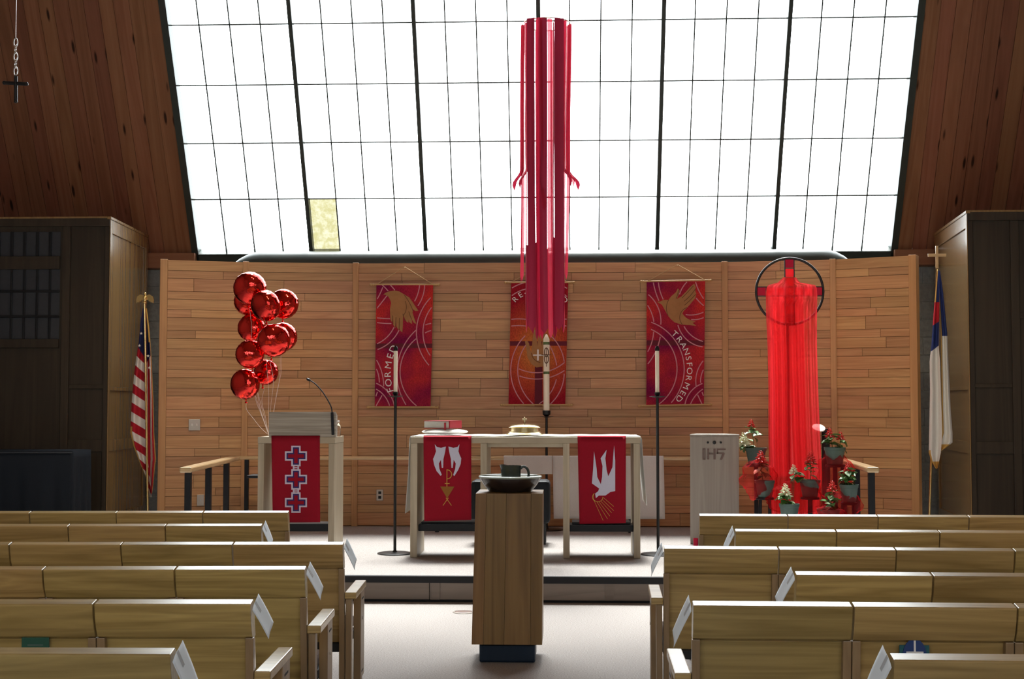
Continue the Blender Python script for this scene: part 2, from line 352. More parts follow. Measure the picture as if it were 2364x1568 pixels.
def glass_mats():
    m, nt, p = newmat('pane_glass')
    out = nt.nodes['Material Output']; t = N(nt, 'ShaderNodeBsdfTransparent'); t.inputs['Color'].default_value = (0.96, 0.98, 0.98, 1)
    g = N(nt, 'ShaderNodeBsdfGlossy'); g.inputs['Roughness'].default_value = 0.05; fr = N(nt, 'ShaderNodeFresnel'); fr.inputs['IOR'].default_value = 1.3
    ms = N(nt, 'ShaderNodeMixShader'); nt.links.new(fr.outputs[0], ms.inputs[0]); nt.links.new(t.outputs[0], ms.inputs[1]); nt.links.new(g.outputs[0], ms.inputs[2]); nt.links.new(ms.outputs[0], out.inputs['Surface'])
    m, nt, p = newmat('pane_amber')      # one yellowed pane with a leafy pattern
    out = nt.nodes['Material Output']; tc = N(nt, 'ShaderNodeTexCoord'); nz = N(nt, 'ShaderNodeTexNoise', Scale=16.0, Detail=6.0, Roughness=0.7); nt.links.new(tc.outputs['Object'], nz.inputs['Vector'])
    cr = N(nt, 'ShaderNodeValToRGB'); e = cr.color_ramp.elements; e[0].position = 0.42; e[0].color = (0.33, 0.315, 0.22, 1); e[1].position = 0.62; e[1].color = (0.38, 0.37, 0.31, 1); nt.links.new(nz.outputs['Fac'], cr.inputs['Fac'])
    t = N(nt, 'ShaderNodeBsdfTransparent'); nt.links.new(cr.outputs[0], t.inputs['Color']); nt.links.new(t.outputs[0], out.inputs['Surface'])
    m, nt, p = newmat('clear_glass'); p.inputs['Base Color'].default_value = (0.92, 0.95, 0.95, 1); p.inputs['Transmission Weight'].default_value = 1; p.inputs['Roughness'].default_value = 0.03
    m, nt, p = newmat('red_glass')
    out = nt.nodes['Material Output']; tc = N(nt, 'ShaderNodeTexCoord'); nz = N(nt, 'ShaderNodeTexNoise', Scale=20.0); nt.links.new(tc.outputs['Object'], nz.inputs['Vector'])
    nt.links.new(mixc(nt, nz.outputs['Fac'], (0.5, 0.005, 0.03), (0.75, 0.02, 0.04)), p.inputs['Base Color']); p.inputs['Roughness'].default_value = 0.15
    t = N(nt, 'ShaderNodeBsdfTranslucent'); t.inputs['Color'].default_value = (0.9, 0.02, 0.04, 1); ms = N(nt, 'ShaderNodeMixShader'); ms.inputs[0].default_value = 0.5
    nt.links.new(p.outputs[0], ms.inputs[1]); nt.links.new(t.outputs[0], ms.inputs[2]); nt.links.new(ms.outputs[0], out.inputs['Surface'])
    m, nt, p = newmat('foil_red'); tc = N(nt, 'ShaderNodeTexCoord'); nz = N(nt, 'ShaderNodeTexNoise', Scale=14.0, Detail=3.0, Distortion=1.5); nt.links.new(tc.outputs['Object'], nz.inputs['Vector'])
    nt.links.new(mixc(nt, nz.outputs['Fac'], (0.78, 0.035, 0.03), (0.86, 0.055, 0.045)), p.inputs['Base Color']); p.inputs['Metallic'].default_value = 1; p.inputs['Roughness'].default_value = 0.07
    b = N(nt, 'ShaderNodeBump', Strength=0.18, Distance=0.02); nt.links.new(nz.outputs['Fac'], b.inputs['Height']); nt.links.new(b.outputs['Normal'], p.inputs['Normal'])
glass_mats()

# ================================================================== THE SETTING
ROOM_X0, ROOM_X1, ROOM_YB = -7.6, 7.0, -4.0
PZ = 0.19            # platform height
fl = build('floor', MB().box(ROOM_X0, ROOM_X1, ROOM_YB, 15.75, -0.1, 0), 'carpet'); tag(fl, kind='structure')
pf = build('floor_platform', MB().box(ROOM_X0, ROOM_X1, 10.12, 15.7, 0.001, PZ), 'carpet'); tag(pf, kind='structure')
build('nosing', MB().box(ROOM_X0, ROOM_X1, 10.065, 10.119, PZ-0.046, PZ+0.002), 'nosing_black', pf)
build('kick_strip', MB().box(ROOM_X0, ROOM_X1, 10.10, 10.119, 0.001, 0.018), 'nosing_black', pf)
xs = [-6.5, -5.2, -3.9, -2.55, -1.03, 0.30, 1.62, 2.95, 4.3, 5.6, 6.8]
for a, b in zip(xs, xs[1:]):
    build('riser_board', MB().box(a+0.003, b-0.003, 10.085, 10.119, 0.02, PZ-0.047), 'riser_wood', pf, bevel=0.002)

for x in (-5.2, -3.9, -2.55, -0.985, 0.29, 1.62, 2.95, 4.3, 5.6):
    build('riser_batten', MB().box(x-0.032, x+0.032, 10.078, 10.0845, 0.02, PZ-0.047), 'riser_wood', pf, bevel=0.001)
# concrete-block back wall below the slope; its blocks show either side of the panelled screen
wb = build('wall_back', MB().box(ROOM_X0, ROOM_X1, 15.7, 15.85, 0, 3.2), 'mortar'); tag(wb, kind='structure')
for (xa, n) in ((-5.52, 4), (3.02, 4)):
    for r in range(14):
        for c in range(-1, n):
            x0 = xa + c*0.40 + (0.2 if r % 2 else 0); z0 = PZ + r*0.203
            if z0 + 0.2 > 3.05: continue
            build('block', MB().box(x0+0.005, x0+0.395, 15.685-random.random()*0.006, 15.7, z0+0.005, z0+0.198), 'block_stone', wb, bevel=0.003)
for nm, x0, x1 in (('trim_1', ROOM_X0, WX0-0.02), ('trim_2', WX1+0.02, ROOM_X1)):
    t = build(nm, MB().box(x0, x1, 15.5, 15.7, 3.03, 3.205), 'header_wood', bevel=0.004); tag(t, kind='structure')

# the sloping plank ceiling either side of the glazing, board by board
STOP = NROW*ROWH + 0.35
def slope_prism(x0, x1, s0, s1, o0, o1):
    return MB().hexa([slope(s0, x0, o1), slope(s0, x1, o1), slope(s0, x1, o0), slope(s0, x0, o0), slope(s1, x0, o1), slope(s1, x1, o1), slope(s1, x1, o0), slope(s1, x0, o0)])
for nm, xa, xb, sg in (('ceiling_left', WX0-0.07, ROOM_X0, -1), ('ceiling_right', WX1+0.07, ROOM_X1, 1)):
    st = build(nm, slope_prism(min(xa, xb), max(xa, xb), 0.0, STOP, -0.12, -0.06), 'wall_backing'); tag(st, kind='structure')
    x = xa; i = 0
    while (xb - x)*sg > 0.02:
        w = (0.165, 0.16, 0.17, 0.158)[i % 4]; x2 = x + sg*min(w, abs(xb-x))
        o = slope_prism(min(x, x2)+0.0025, max(x, x2)-0.0025, 0.0, STOP, -0.06, 0.0 if i else 0.01)
        build('plank', o, 'ceiling_plank', st); x = x2; i += 1
# ceiling over the nave, side and rear walls (behind the camera)
top = slope(STOP, 0)
ce = build('ceiling', MB().hexa([(ROOM_X0, ROOM_YB, 5.6), (ROOM_X1, ROOM_YB, 5.6), (ROOM_X1, top.y, top.z), (ROOM_X0, top.y, top.z), (ROOM_X0, ROOM_YB, 5.75), (ROOM_X1, ROOM_YB, 5.75), (ROOM_X1, top.y+0.2, top.z+0.15), (ROOM_X0, top.y+0.2, top.z+0.15)]), 'rear_wood'); tag(ce, kind='structure')
for nm, x in (('wall_left', ROOM_X0-0.1), ('wall_right', ROOM_X1)):
    t = build(nm, MB().box(x, x+0.1, ROOM_YB-0.1, 15.85, 0, 10), 'plaster'); tag(t, kind='structure')
rb = MB().box(ROOM_X0, ROOM_X1, ROOM_YB-0.1, ROOM_YB, 0, 3.2).box(ROOM_X0, ROOM_X1, ROOM_YB-0.1, ROOM_YB, 4.5, 5.8).box(ROOM_X0, -4.8, ROOM_YB-0.1, ROOM_YB, 3.2, 4.5).box(4.2, ROOM_X1, ROOM_YB-0.1, ROOM_YB, 3.2, 4.5)
t = build('wall_rear', rb, 'plaster'); tag(t, kind='structure')
w2 = build('window_added_rear', MB().box(-4.8, 4.2, ROOM_YB-0.08, ROOM_YB-0.06, 3.2, 4.5), 'pane_glass'); tag(w2, kind='structure')  # unseen rear window, invented to light the pew backs
for k in range(10): build('mullion', MB().box(-4.83+k, -4.77+k, ROOM_YB-0.1, ROOM_YB+0.02, 3.2, 4.5), 'frame_dark', w2)

# the glazed slope: frame, six bays of four, panes one by one
w1 = bpy.data.objects.new('window_1', None); COL.objects.link(w1); w1.location = slope(0, (WX0+WX1)/2); tag(w1, kind='structure')
fm = MB()
for a, b, c, d in ((WX0-0.07, WX0+0.005, -0.12, STOP), (WX1-0.005, WX1+0.07, -0.12, STOP), (WX0-0.07, WX1+0.07, -0.12, 0.0), (WX0-0.07, WX1+0.07, NROW*ROWH, STOP)):
    fm.hexa(slope_prism(a, b, c, d, -0.12, 0.03).v)
build('frame', fm, 'frame_dark', w1)
CW = (WX1-WX0)/24
for k in range(1, 24):
    x = WX0 + k*CW
    if k % 4 == 0: build('mullion', slope_prism(x-0.022, x+0.022, 0, NROW*ROWH, -0.06, 0.04), 'frame_dark', w1)
    else: build('glazing_bar', slope_prism(x-0.0065, x+0.0065, 0, NROW*ROWH, -0.015, 0.006), 'frame_dark', w1)
for r in range(1, NROW):
    build('glazing_bar', slope_prism(WX0, WX1, r*ROWH-0.0065, r*ROWH+0.0065, -0.015, 0.006), 'frame_dark', w1)
pane0 = None
for r in range(NROW):
    for k in range(24):
        s0, x0 = r*ROWH, WX0 + k*CW
        if pane0 is None:
            pane0 = build('pane', slope_prism(x0+0.002, x0+CW-0.002, s0+0.002, s0+ROWH-0.002, -0.008, -0.002), 'pane_glass', w1); continue
        o = pane0.copy(); COL.objects.link(o); o.parent = w1
        o.location = slope(s0, x0) - slope(0, WX0)
        if (r, k) == (0, 4):
            o.data = pane0.data.copy(); o.data.materials[0] = M['pane_amber']

# panelled timber screen: five facets, planks one by one
ZT = 2.9385
COURSE = [0.107, 0.081, 0.134, 0.081]
def facet(name, p0, p1, nl, first_batten, last_batten):
    L = math.hypot(p1[0]-p0[0], p1[1]-p0[1]); a = math.atan2(p1[1]-p0[1], p1[0]-p0[0])
    H = ZT - PZ
    o = build(name, MB().box(0, L, 0.022, 0.09, 0, H), 'wall_backing', local=True); o.location = (p0[0], p0[1], PZ); o.rotation_euler = (0, 0, a)
    tag(o, kind='structure')
    z = H; i = 0
    while z > 0.01:
        h = COURSE[i % 4]; z0 = max(0, z-h)
        n = nl; cuts = [0] + sorted(L*(k+random.uniform(-0.42, 0.42))/n for k in range(1, n)) + [L]
        if n == 1 and random.random() < 0.55: cuts = [0, L*random.uniform(0.2, 0.8), L]
        if n == 2 and random.random() < 0.3: cuts = [0, L]
        for c0, c1 in zip(cuts, cuts[1:]):
            if c1-c0 < 0.03: continue
            pr = random.uniform(0, 0.007)
            build('plank', MB().box(c0+0.0018, c1-0.0018, -pr, 0.0215, z0+0.002, z-0.002), 'wall_plank', o, local=True)
        z = z0; i += 1
    for flag, x0, x1 in ((first_batten, -0.03, 0.03), (last_batten, L-0.03, L+0.03)):
        if flag: build('batten', MB().box(x0, x1, -0.03, 0.06, 0, H+0.003), 'wall_batten', o, local=True, bevel=0.003)
    return o
FP = [(-4.114, 13.79), (-3.36, 14.03), (-2.236, 14.2), (1.616, 14.23), (2.694, 14.03), (3.383, 13.70)]
facet('wall_screen_far_left', FP[0], FP[1], 2, False, False)
facet('wall_screen_left', FP[1], FP[2], 2, True, False)
facet('wall_screen_centre', FP[2], FP[3], 5, True, True)
facet('wall_screen_right', FP[3], FP[4], 2, False, True)
facet('wall_screen_far_right', FP[4], FP[5], 2, False, False)
for nm, p, a, sx in (('trim_3', FP[0], math.atan2(.24, .754), -0.075), ('trim_4', FP[5], math.atan2(-.33, .689), 0.0)):
    t = build(nm, MB().box(sx, sx+0.075, -0.02, 0.12, 0, ZT-PZ+0.005), 'wall_batten', local=True, bevel=0.004); t.location = (p[0], p[1], PZ); t.rotation_euler = (0, 0, a); tag(t, kind='structure')
def facet_y(x):
    for a, b in zip(FP, FP[1:]):
        if a[0] <= x <= b[0]: return a[1] + (b[1]-a[1])*(x-a[0])/(b[0]-a[0])
    return 14.2

# ================================================================== FITTINGS ON WALL AND FLOOR
# round duct behind the screen, bending down at both ends
dp = []
dl, dr = A(512, 610, 14.9), A(1992, 605, 14.9); zc = 2.985
for k in range(9):
    t = R(90)*k/8; dp.append((dl.x+0.17+0.30-0.30*math.cos(t)-0.17, 14.9, zc-0.30+0.30*math.sin(t)))
dp = [(dl.x+0.16, 14.9, PZ+0.002)] + [(x+0.16, y, z) for x, y, z in dp]
for k in range(8, -1, -1):
    t = R(90)*k/8; dp.append((dr.x-0.16-0.30+0.30*math.cos(t), 14.9, zc-0.30+0.30*math.sin(t)))
dp.append((dr.x-0.16, 14.9, PZ+0.002))
du = build('ventilation_duct', MB().tube(dp, 0.16, 24), 'duct_metal', smooth=60); tag(du, 'long dark round duct lying behind the top of the timber screen', 'duct')

def plate(px, py, w, h, kind, label, cat):
    p = A(px, py, 14.0); y = facet_y(p.x); p = A(px, py, y-0.006)
    a = 0
    for q, r in zip(FP, FP[1:]):
        if q[0] <= p.x <= r[0]: a = math.atan2(r[1]-q[1], r[0]-q[0])
    t = thing(kind, label, cat, p + Vector((0, -0.004, 0)), a)
    build('cover_plate', MB().box(-w/2, w/2, -0.008, 0, -h/2, h/2), 'steel_plate', t, local=True, bevel=0.002)
    return t
t = plate(449, 981, 0.115, 0.115, 'light_switch', 'double light switch with steel plate on left end of timber screen', 'switch')
for s in (-0.024, 0.024): build('toggle', MB().box(s-0.006, s+0.006, -0.02, -0.007, -0.013, 0.013), 'white_print', t, local=True, bevel=0.002)
t = plate(463, 1155, 0.07, 0.115, 'wall_plate', 'blank steel plate low on screen behind the left rail posts', 'wall plate')
build('screw', MB().box(-0.004, 0.004, -0.01, -0.007, -0.004, 0.004), 'chrome', t, local=True)
t = plate(877, 1143, 0.07, 0.115, 'wall_outlet', 'steel power outlet low on the screen between lectern and altar', 'outlet')
for s in (-0.024, 0.024): build('socket', MB().box(-0.015, 0.015, -0.011, -0.007, s-0.014, s+0.014), 'black_paint', t, local=True, bevel=0.002)
p = Zp(1070, 1414, 0)
t = thing('floor_outlet', 'small round metal floor outlet in the carpet left of font', 'outlet', p)
build('rim', MB().lathe([(0.075, 0), (0.075, 0.004), (0.062, 0.006), (0.062, 0.003)], p), 'steel_plate', t, smooth=30)
build('lid', MB().lathe([(0.06, 0.001), (0.06, 0.005), (0.0, 0.006)], p), 'cushion_taupe', t, smooth=30)

# ================================================================== CABINETS
def cabinet(sign):
    if sign < 0:
        fx, bx = A(255, 500, 13.9).x, A(341, 550, 15.45).x; zt = A(255, 500, 13.9).z; xo = -7.55; Yf = 13.9
        t = thing('organ_cabinet', 'tall dark wooden cabinet with barred upper panels, left of the stage', 'cabinet', (fx-1.2, Yf+0.7, PZ))
    else:
        Yf = 13.6; fx, bx = A(2232, 486, Yf).x, A(2157, 545, 15.45).x; zt = A(2232, 486, Yf).z; xo = 6.95
        t = thing('organ_cabinet', 'tall dark wooden cabinet with plain panels, right of the stage', 'cabinet', (fx+1.2, Yf+0.7, PZ))
    zb = PZ+0.001; Yb = 15.45; s = sign
    lo = lambda a, b: (min(a, b), max(a, b))
    # carcass kept just inside the frames
    X = [xo, fx + s*0.02, bx + s*0.02]
    poly = [(xo, Yf+0.03, zb), (fx+s*0.03, Yf+0.03, zb), (bx+s*0.03, Yb, zb), (xo, Yb, zb)]
    build('carcass', MB().prism(poly, (0, 0, zt-0.02-zb)), 'dark_walnut', t)
    # front frame: rails and stiles
    W = lambda a, b, z0, z1, y0, y1, nm, m: build(nm, MB().box(*lo(a, b), y0, y1, z0, z1), m, t, bevel=0.004)
    W(xo, fx+s*0.0, zt-0.10, zt-0.005, Yf-0.01, Yf+0.03, 'cornice', 'dark_walnut')
    W(fx+s*0.055, fx, zb, zt-0.1, Yf, Yf+0.03, 'stile', 'dark_walnut')
    W(fx+s*0.50, fx+s*0.42, zb, zt-0.1, Yf, Yf+0.03, 'stile', 'dark_walnut')
    for z0, z1 in ((zb, zb+0.12), (zb+0.78, zb+0.9), (1.62, 1.66)):
        W(fx+s*0.42, fx+s*0.055, z0, z1, Yf+0.01, Yf+0.03, 'rail', 'dark_walnut')
    if s < 0:
        g0, g1 = fx+s*0.53, xo
        zA = [A(0, y, Yf).z for y in (535, 592, 622, 783, 803)]
        W(g0, g1, zA[4], zA[3], Yf, Yf+0.03, 'rail', 'dark_walnut'); W(g0, g1, zA[2], zA[1], Yf, Yf+0.03, 'rail', 'dark_walnut')
        W(g0, g1, zA[1], zA[0], Yf+0.022, Yf+0.029, 'grille_cloth', 'dark_grille'); W(g0, g1, zA[3], zA[2], Yf+0.022, Yf+0.029, 'grille_cloth', 'dark_grille')
        for k in range(12):
            x = A(122, 700, Yf).x - 0.028 - k*0.135
            W(x, x-0.03, zA[1], zA[0], Yf+0.005, Yf+0.02, 'bar', 'black_paint'); W(x, x-0.022, zA[3], zA[2], Yf+0.005, Yf+0.02, 'bar', 'black_paint')
        for yy in (673, 731):
            z = A(0, yy, Yf).z; W(g0, g1, z-0.012, z+0.012, Yf+0.002, Yf+0.02, 'bar', 'black_paint')
        W(fx+s*0.50-0.0, xo, zb+0.0, zb+0.1, Yf, Yf+0.03, 'rail', 'dark_walnut')
    else:
        W(fx+s*0.95, fx+s*0.87, zb, zt-0.1, Yf, Yf+0.03, 'stile', 'dark_walnut')
        for z0, z1 in ((zb, zb+0.12), (zb+0.78, zb+0.9), (2.3, 2.36)): W(fx+s*0.87, fx+s*0.50, z0, z1, Yf+0.01, Yf+0.03, 'rail', 'dark_walnut')
    # varnished side facing the stage: a panel with its own frame
    def side(y0, y1, z0, z1, d0, d1, nm, bev=0.004):
        xa = lambda y: fx + (bx-fx)*(y-Yf)/(Yb-Yf)
        q = [(xa(y0)+s*d0, y0), (xa(y1)+s*d0, y1), (xa(y1)+s*d1, y1), (xa(y0)+s*d1, y0)]
        build(nm, MB().hexa([(*a, z0) for a in q] + [(*a, z1) for a in q]), 'cabinet_side', t, bevel=bev)
    side(Yf+0.03, Yb, zb, zt-0.03, 0.012, 0.029, 'side_panel', 0)
    side(Yf, Yf+0.07, zb, zt-0.03, -0.004, 0.012, 'side_stile'); side(Yb-0.09, Yb, zb, zt-0.03, -0.004, 0.012, 'side_stile')
    side(Yf+0.07, Yb-0.09, zt-0.17, zt-0.03, -0.004, 0.012, 'side_rail'); side(Yf+0.07, Yb-0.09, zb, zb+0.12, -0.004, 0.012, 'side_rail')
    side(Yf+0.07, Yb-0.09, zb+0.78, zb+0.9, -0.002, 0.012, 'side_rail'); side(Yf+0.07, Yb-0.09, 1.60, 1.64, -0.004, 0.012, 'side_rail')
    side(Yf-0.012, Yb+0.01, zt-0.03, zt, -0.012, 0.03, 'side_cornice')
    build('top_board', MB().prism([(xo, Yf-0.012, zt-0.018), (fx+s*0.03, Yf-0.012, zt-0.018), (bx+s*0.03, Yb, zt-0.018), (xo, Yb, zt-0.018)], (0, 0, 0.018)), 'cabinet_side', t)
cabinet(-1); cabinet(1)

# upright piano under a black cover at the left
pr_ = A(168, 1042, 13.0); zt = pr_.z
def drape(u, v):
    x = -6.4 + (pr_.x+6.4)*u; fold = 0.02*math.sin(u*26)*v + 0.012*math.sin(u*61+1)*v
    return Vector((x, 13.0 - fold - 0.03*v, zt - (zt-PZ-0.02)*v))
cv = MB().grid(drape, 60, 10)
cv.grid(lambda u, v: Vector((pr_.x+0.012*math.sin(u*20)*v, 13.0 + 0.5*u - 0.03*v*(1-u), zt-(zt-PZ-0.02)*v)), 16, 10)
cv.grid(lambda u, v: Vector((-6.4+(pr_.x+6.4)*u, 13.0+0.5*v, zt)), 10, 4)
t = thing('covered_piano', 'piano under a black cloth cover in front of left cabinet', 'piano', ((-6.4+pr_.x)/2, 13.25, PZ))
build('cloth_cover', cv, 'black_cover', t, smooth=70, solid=0.006)
build('piano_case', MB().box(-6.3, pr_.x-0.06, 13.06, 13.48, PZ+0.001, zt-0.03), 'black_paint', t)
build('piping', MB().tube([(-6.4, 12.985, zt-0.014), (pr_.x, 12.985, zt-0.014)], 0.008, 6), 'dark_grille', t, smooth=60)

# ================================================================== BANNERS
def letters_mb(items, plane_fn, nrm):
    """items: (char, x, y, angle, size) in 2D picture units (y down); plane_fn maps 2D to 3D"""
    mb = MB()
    for ch, x, y, ang, size, sx in items:
        cu = bpy.data.curves.new('glyph', 'FONT'); cu.body = ch; cu.size = 1.0; cu.align_x = 'CENTER'; cu.align_y = 'CENTER'; cu.resolution_u = 3
        ob = bpy.data.objects.new('glyph', cu); COL.objects.link(ob)
        me = bpy.data.meshes.new_from_object(ob.evaluated_get(bpy.context.evaluated_depsgraph_get()))
        ca, sa = math.cos(ang), math.sin(ang); vs = []
        for v in me.vertices:
            lx, ly = v.co.x*size*sx, -v.co.y*size
            vs.append(plane_fn(x + lx*ca - ly*sa, y + lx*sa + ly*ca))
        mb.add(vs, [list(p.vertices) for p in me.polygons])
        bpy.data.objects.remove(ob); bpy.data.curves.remove(cu); bpy.data.meshes.remove(me)
    return mb
BY = 14.13
def clip_poly(pts, inside):
    out = []; cur = []
    for p in pts:
        if inside(p): cur.append(p)
        elif cur: out.append(cur); cur = []
    if cur: out.append(cur)
    return [c for c in out if len(c) > 1]
def banner(label, tl, tr, bl, br, ox, oy, k, arcs, cream, lines, words, mat, extra=None, apex=(0, 0), band=None):
    """corner pixels; (ox, oy, k) turns drawing units into photo pixels"""
    q = lambda x, y, d=0.0: A(ox + x/k, oy + y/k, BY-d)
    bot = A((bl[0]+br[0])/2, (bl[1]+br[1])/2, BY)
    t = thing('hanging_banner', label, 'banner', bot)
    cr = [A(*tl, BY), A(*tr, BY), A(*br, BY), A(*bl, BY)]
    build('banner_cloth', MB().grid(lambda u, v: (cr[0]*(1-u)+cr[1]*u)*(1-v) + (cr[3]*(1-u)+cr[2]*u)*v, 6, 12), mat, t, solid=0.004)
    inside = lambda p: (bl[0]+2 < ox+p[0]/k - (tl[0]-bl[0])*(1-(oy+p[1]/k-tl[1])/(bl[1]-tl[1])) < br[0]-1) and tl[1]+1 < oy+p[1]/k < bl[1]-1
    for a in arcs:
        pts = arc3(*a, 24) if len(a) == 3 else [(a[0][0]+(a[1][0]-a[0][0])*i/8, a[0][1]+(a[1][1]-a[0][1])*i/8) for i in range(9)]
        for seg in clip_poly(pts, inside): build('printed_arc', MB().strip([q(*p, 0.004) for p in seg], 0.0105, (0, -1, 0), 0.0006), 'pink_print', t)
    if band:
        for pts in band: build('printed_bar', MB().prism([q(*p, 0.003) for p in pts], (0, -0.0008, 0)), 'maroon_print', t)
    if cream: build('printed_figure', MB().prism([q(*p, 0.0052) for p in cream], (0, -0.0012, 0)), 'tan_print', t)
    mb = MB()
    for l in lines: mb.strip([q(*p, 0.0066) for p in (arc3(*l, 10) if len(l) == 3 else l)], 0.006, (0, -1, 0), 0.0006)
    if lines: build('figure_line', mb, 'tan_line', t)
    for w_ in words: build('letter', letters_mb([w_], lambda x, y: q(x, y, 0.0075), None), 'white_print', t)
    if extra: extra(t, q)
    for (a, b, e) in ((tl, tr, 14), (bl, br, 17)):
        pa, pb = A(a[0]-e, a[1], BY), A(b[0]+e, b[1], BY); dx = (pb-pa).normalized()
        build('rod', MB().tube([pa, pa+dx*0.02, pb-dx*0.02, pb], [0.009]*4, 8), 'dowel_gold', t, smooth=50)
        for p, sg in ((pa, 1), (pb, -1)): build('finial', MB().ellipsoid(p+dx*sg*0.006, (0.017, 0.011, 0.013), 10, 6).ellipsoid(p+dx*sg*0.030, (0.012, 0.010, 0.012), 10, 6), 'dowel_gold', t, smooth=60)
    ap = A(*apex, BY+0.02)
    for c in (tl, tr): build('cord', MB().tube([A(c[0], c[1], BY-0.005), ap], 0.0032, 5), 'string_jute', t, smooth=60)
    build('hook', MB().tube([ap + Vector((0, -0.012, -0.012)), ap + Vector((0, 0.035, 0))], 0.004, 6), 'dowel_gold', t)

def word_path(word, pts, size, flip=0.0, sx=1.0):
    """letters evenly along a three-point arc; angle follows the path"""
    P = arc3(*pts, 60); d = [0]
    for a, b in zip(P, P[1:]): d.append(d[-1] + math.dist(a, b))
    wid = {'I': .45, 'M': 1.3, '-': .6, 'F': .85, 'E': .9, 'S': .9}; ws = [wid.get(c, 1.0) for c in word]; tot = sum(ws); acc = 0; out = []
    for c, w in zip(word, ws):
        s = (acc + w/2)/tot*d[-1]; acc += w
        i = max(1, next((j for j in range(len(d)) if d[j] >= s), len(d)-1)); f = (s-d[i-1])/max(1e-6, d[i]-d[i-1])
        x = P[i-1][0]+(P[i][0]-P[i-1][0])*f; y = P[i-1][1]+(P[i][1]-P[i-1][1])*f
        out.append((c, x, y, math.atan2(P[i][1]-P[i-1][1], P[i][0]-P[i-1][0])+flip, size, sx))
    return out
# left banner: a hand drawn as a bird, FORMED reading upwards
hand = [(243,375),(262,358),(300,345),(340,340),(380,347),(425,375),(465,398),(490,432),(515,470),(545,513),(520,517),(497,500),(494,530),(510,580),(527,628),(506,618),(488,588),(490,628),(466,612),(462,590),(458,618),(440,606),(425,575),(413,545),(411,640),(406,700),(386,684),(378,640),(375,682),(356,650),(352,588),(347,662),(326,632),(322,570),(317,612),(304,590),(300,500),(310,445),(300,415),(285,392),(262,378)]
banner('red banner with a tan drooping hand shaped like a bird and the word FORMED', (869,657), (1000,657), (865,940), (994,940), 820, 580, 3.734,
  [((225,285),(255,312),(285,345)), ((295,285),(320,310),(342,337)), ((237,312),(215,365),(184,422)), ((272,385),(230,440),(184,497)), ((556,285),(545,350),(512,432)), ((598,285),(585,380),(540,472)),
   ((672,380),(528,690),(656,1005)), ((670,470),(585,680),(657,915)), ((183,574),(240,580),(300,582)), ((183,615),(245,622),(312,624)), ((335,655),(270,745),(180,802)), ((378,680),(300,785),(182,852)),
   ((665,622),(630,628),(605,636)), ((662,682),(630,692),(603,705)), ((525,680),(368,960),(455,1350)), ((525,755),(388,1010),(552,1350)), ((178,930),(228,1040),(245,1165)), ((175,1000),(200,1065),(208,1132)),
   ((170,1135),(270,1200),(337,1335)), ((172,1185),(245,1240),(300,1350)), ((192,1213),(170,1275)), ((232,1243),(172,1348))],
  hand, [((425,380),(470,450),(500,520)), ((430,430),(440,500),(415,555)), ((462,520),(475,560),(488,590)), ((322,555),(324,590),(327,632)), ((352,570),(350,610),(347,655)), ((381,575),(380,630),(377,678)), ((412,540),(417,570),(430,600))],
  word_path('FORMED', ((314,1226),(283,1075),(345,812)), 80, sx=1.12), 'banner_cloth', apex=(934, 616),
  band=[[(178,797),(664,797),(663,835),(176,835)]])
# right banner: a dove whose wing is a hand, TRANSFORMED curving down
dove = [(300,420),(335,415),(360,402),(405,402),(430,368),(470,335),(490,298),(506,318),(492,368),(478,395),(520,372),(565,325),(600,285),(637,255),(652,285),(646,318),(656,345),(648,385),(610,430),(575,470),(545,500),(530,525),(560,560),(590,578),(625,592),(650,598),(622,610),(655,636),(590,630),(520,625),(460,605),(425,575),(400,545),(375,500),(345,445)]
banner('red banner with a tan dove and the word TRANSFORMED curving down it', (1493,650), (1628,647), (1492,937), (1625,934), 1440, 590, 3.919,
  [((265,230),(285,320),(318,410)), ((312,230),(325,310),(357,397)), ((212,345),(310,470),(335,625)), ((212,445),(255,530),(272,600)), ((210,592),(545,985),(402,1360)), ((212,655),(480,985),(308,1352)),
   ((270,690),(255,780),(208,885)), ((330,735),(305,830),(210,990)), ((592,222),(535,285),(505,352)), ((650,240),(685,330),(727,397)), ((655,385),(690,425),(727,457)), ((560,535),(650,535),(727,510)), ((610,580),(670,578),(727,560)),
   ((490,630),(580,770),(727,828)), ((545,640),(620,730),(727,780)), ((725,945),(665,1050),(655,1182)), ((725,1025),(700,1090),(695,1152)), ((722,1155),(600,1240),(553,1352)), ((722,1205),(640,1280),(603,1348)), ((668,1260),(710,1350)), ((708,1235),(727,1288))],
  dove, [((406,402),(386,470),(402,545)), ((575,470),(506,560),(530,625)), ((630,275),(580,330),(528,385)), ((650,300),(600,365),(545,415)), ((652,350),(600,405),(550,450)), ((495,310),(485,360),(474,390))],
  word_path('TRANSFORMED', ((436,690),(592,985),(478,1318)), 74, sx=1.15), 'banner_cloth', apex=(1564, 611),
  band=[[(208,768),(730,768),(728,815),(207,815)]])
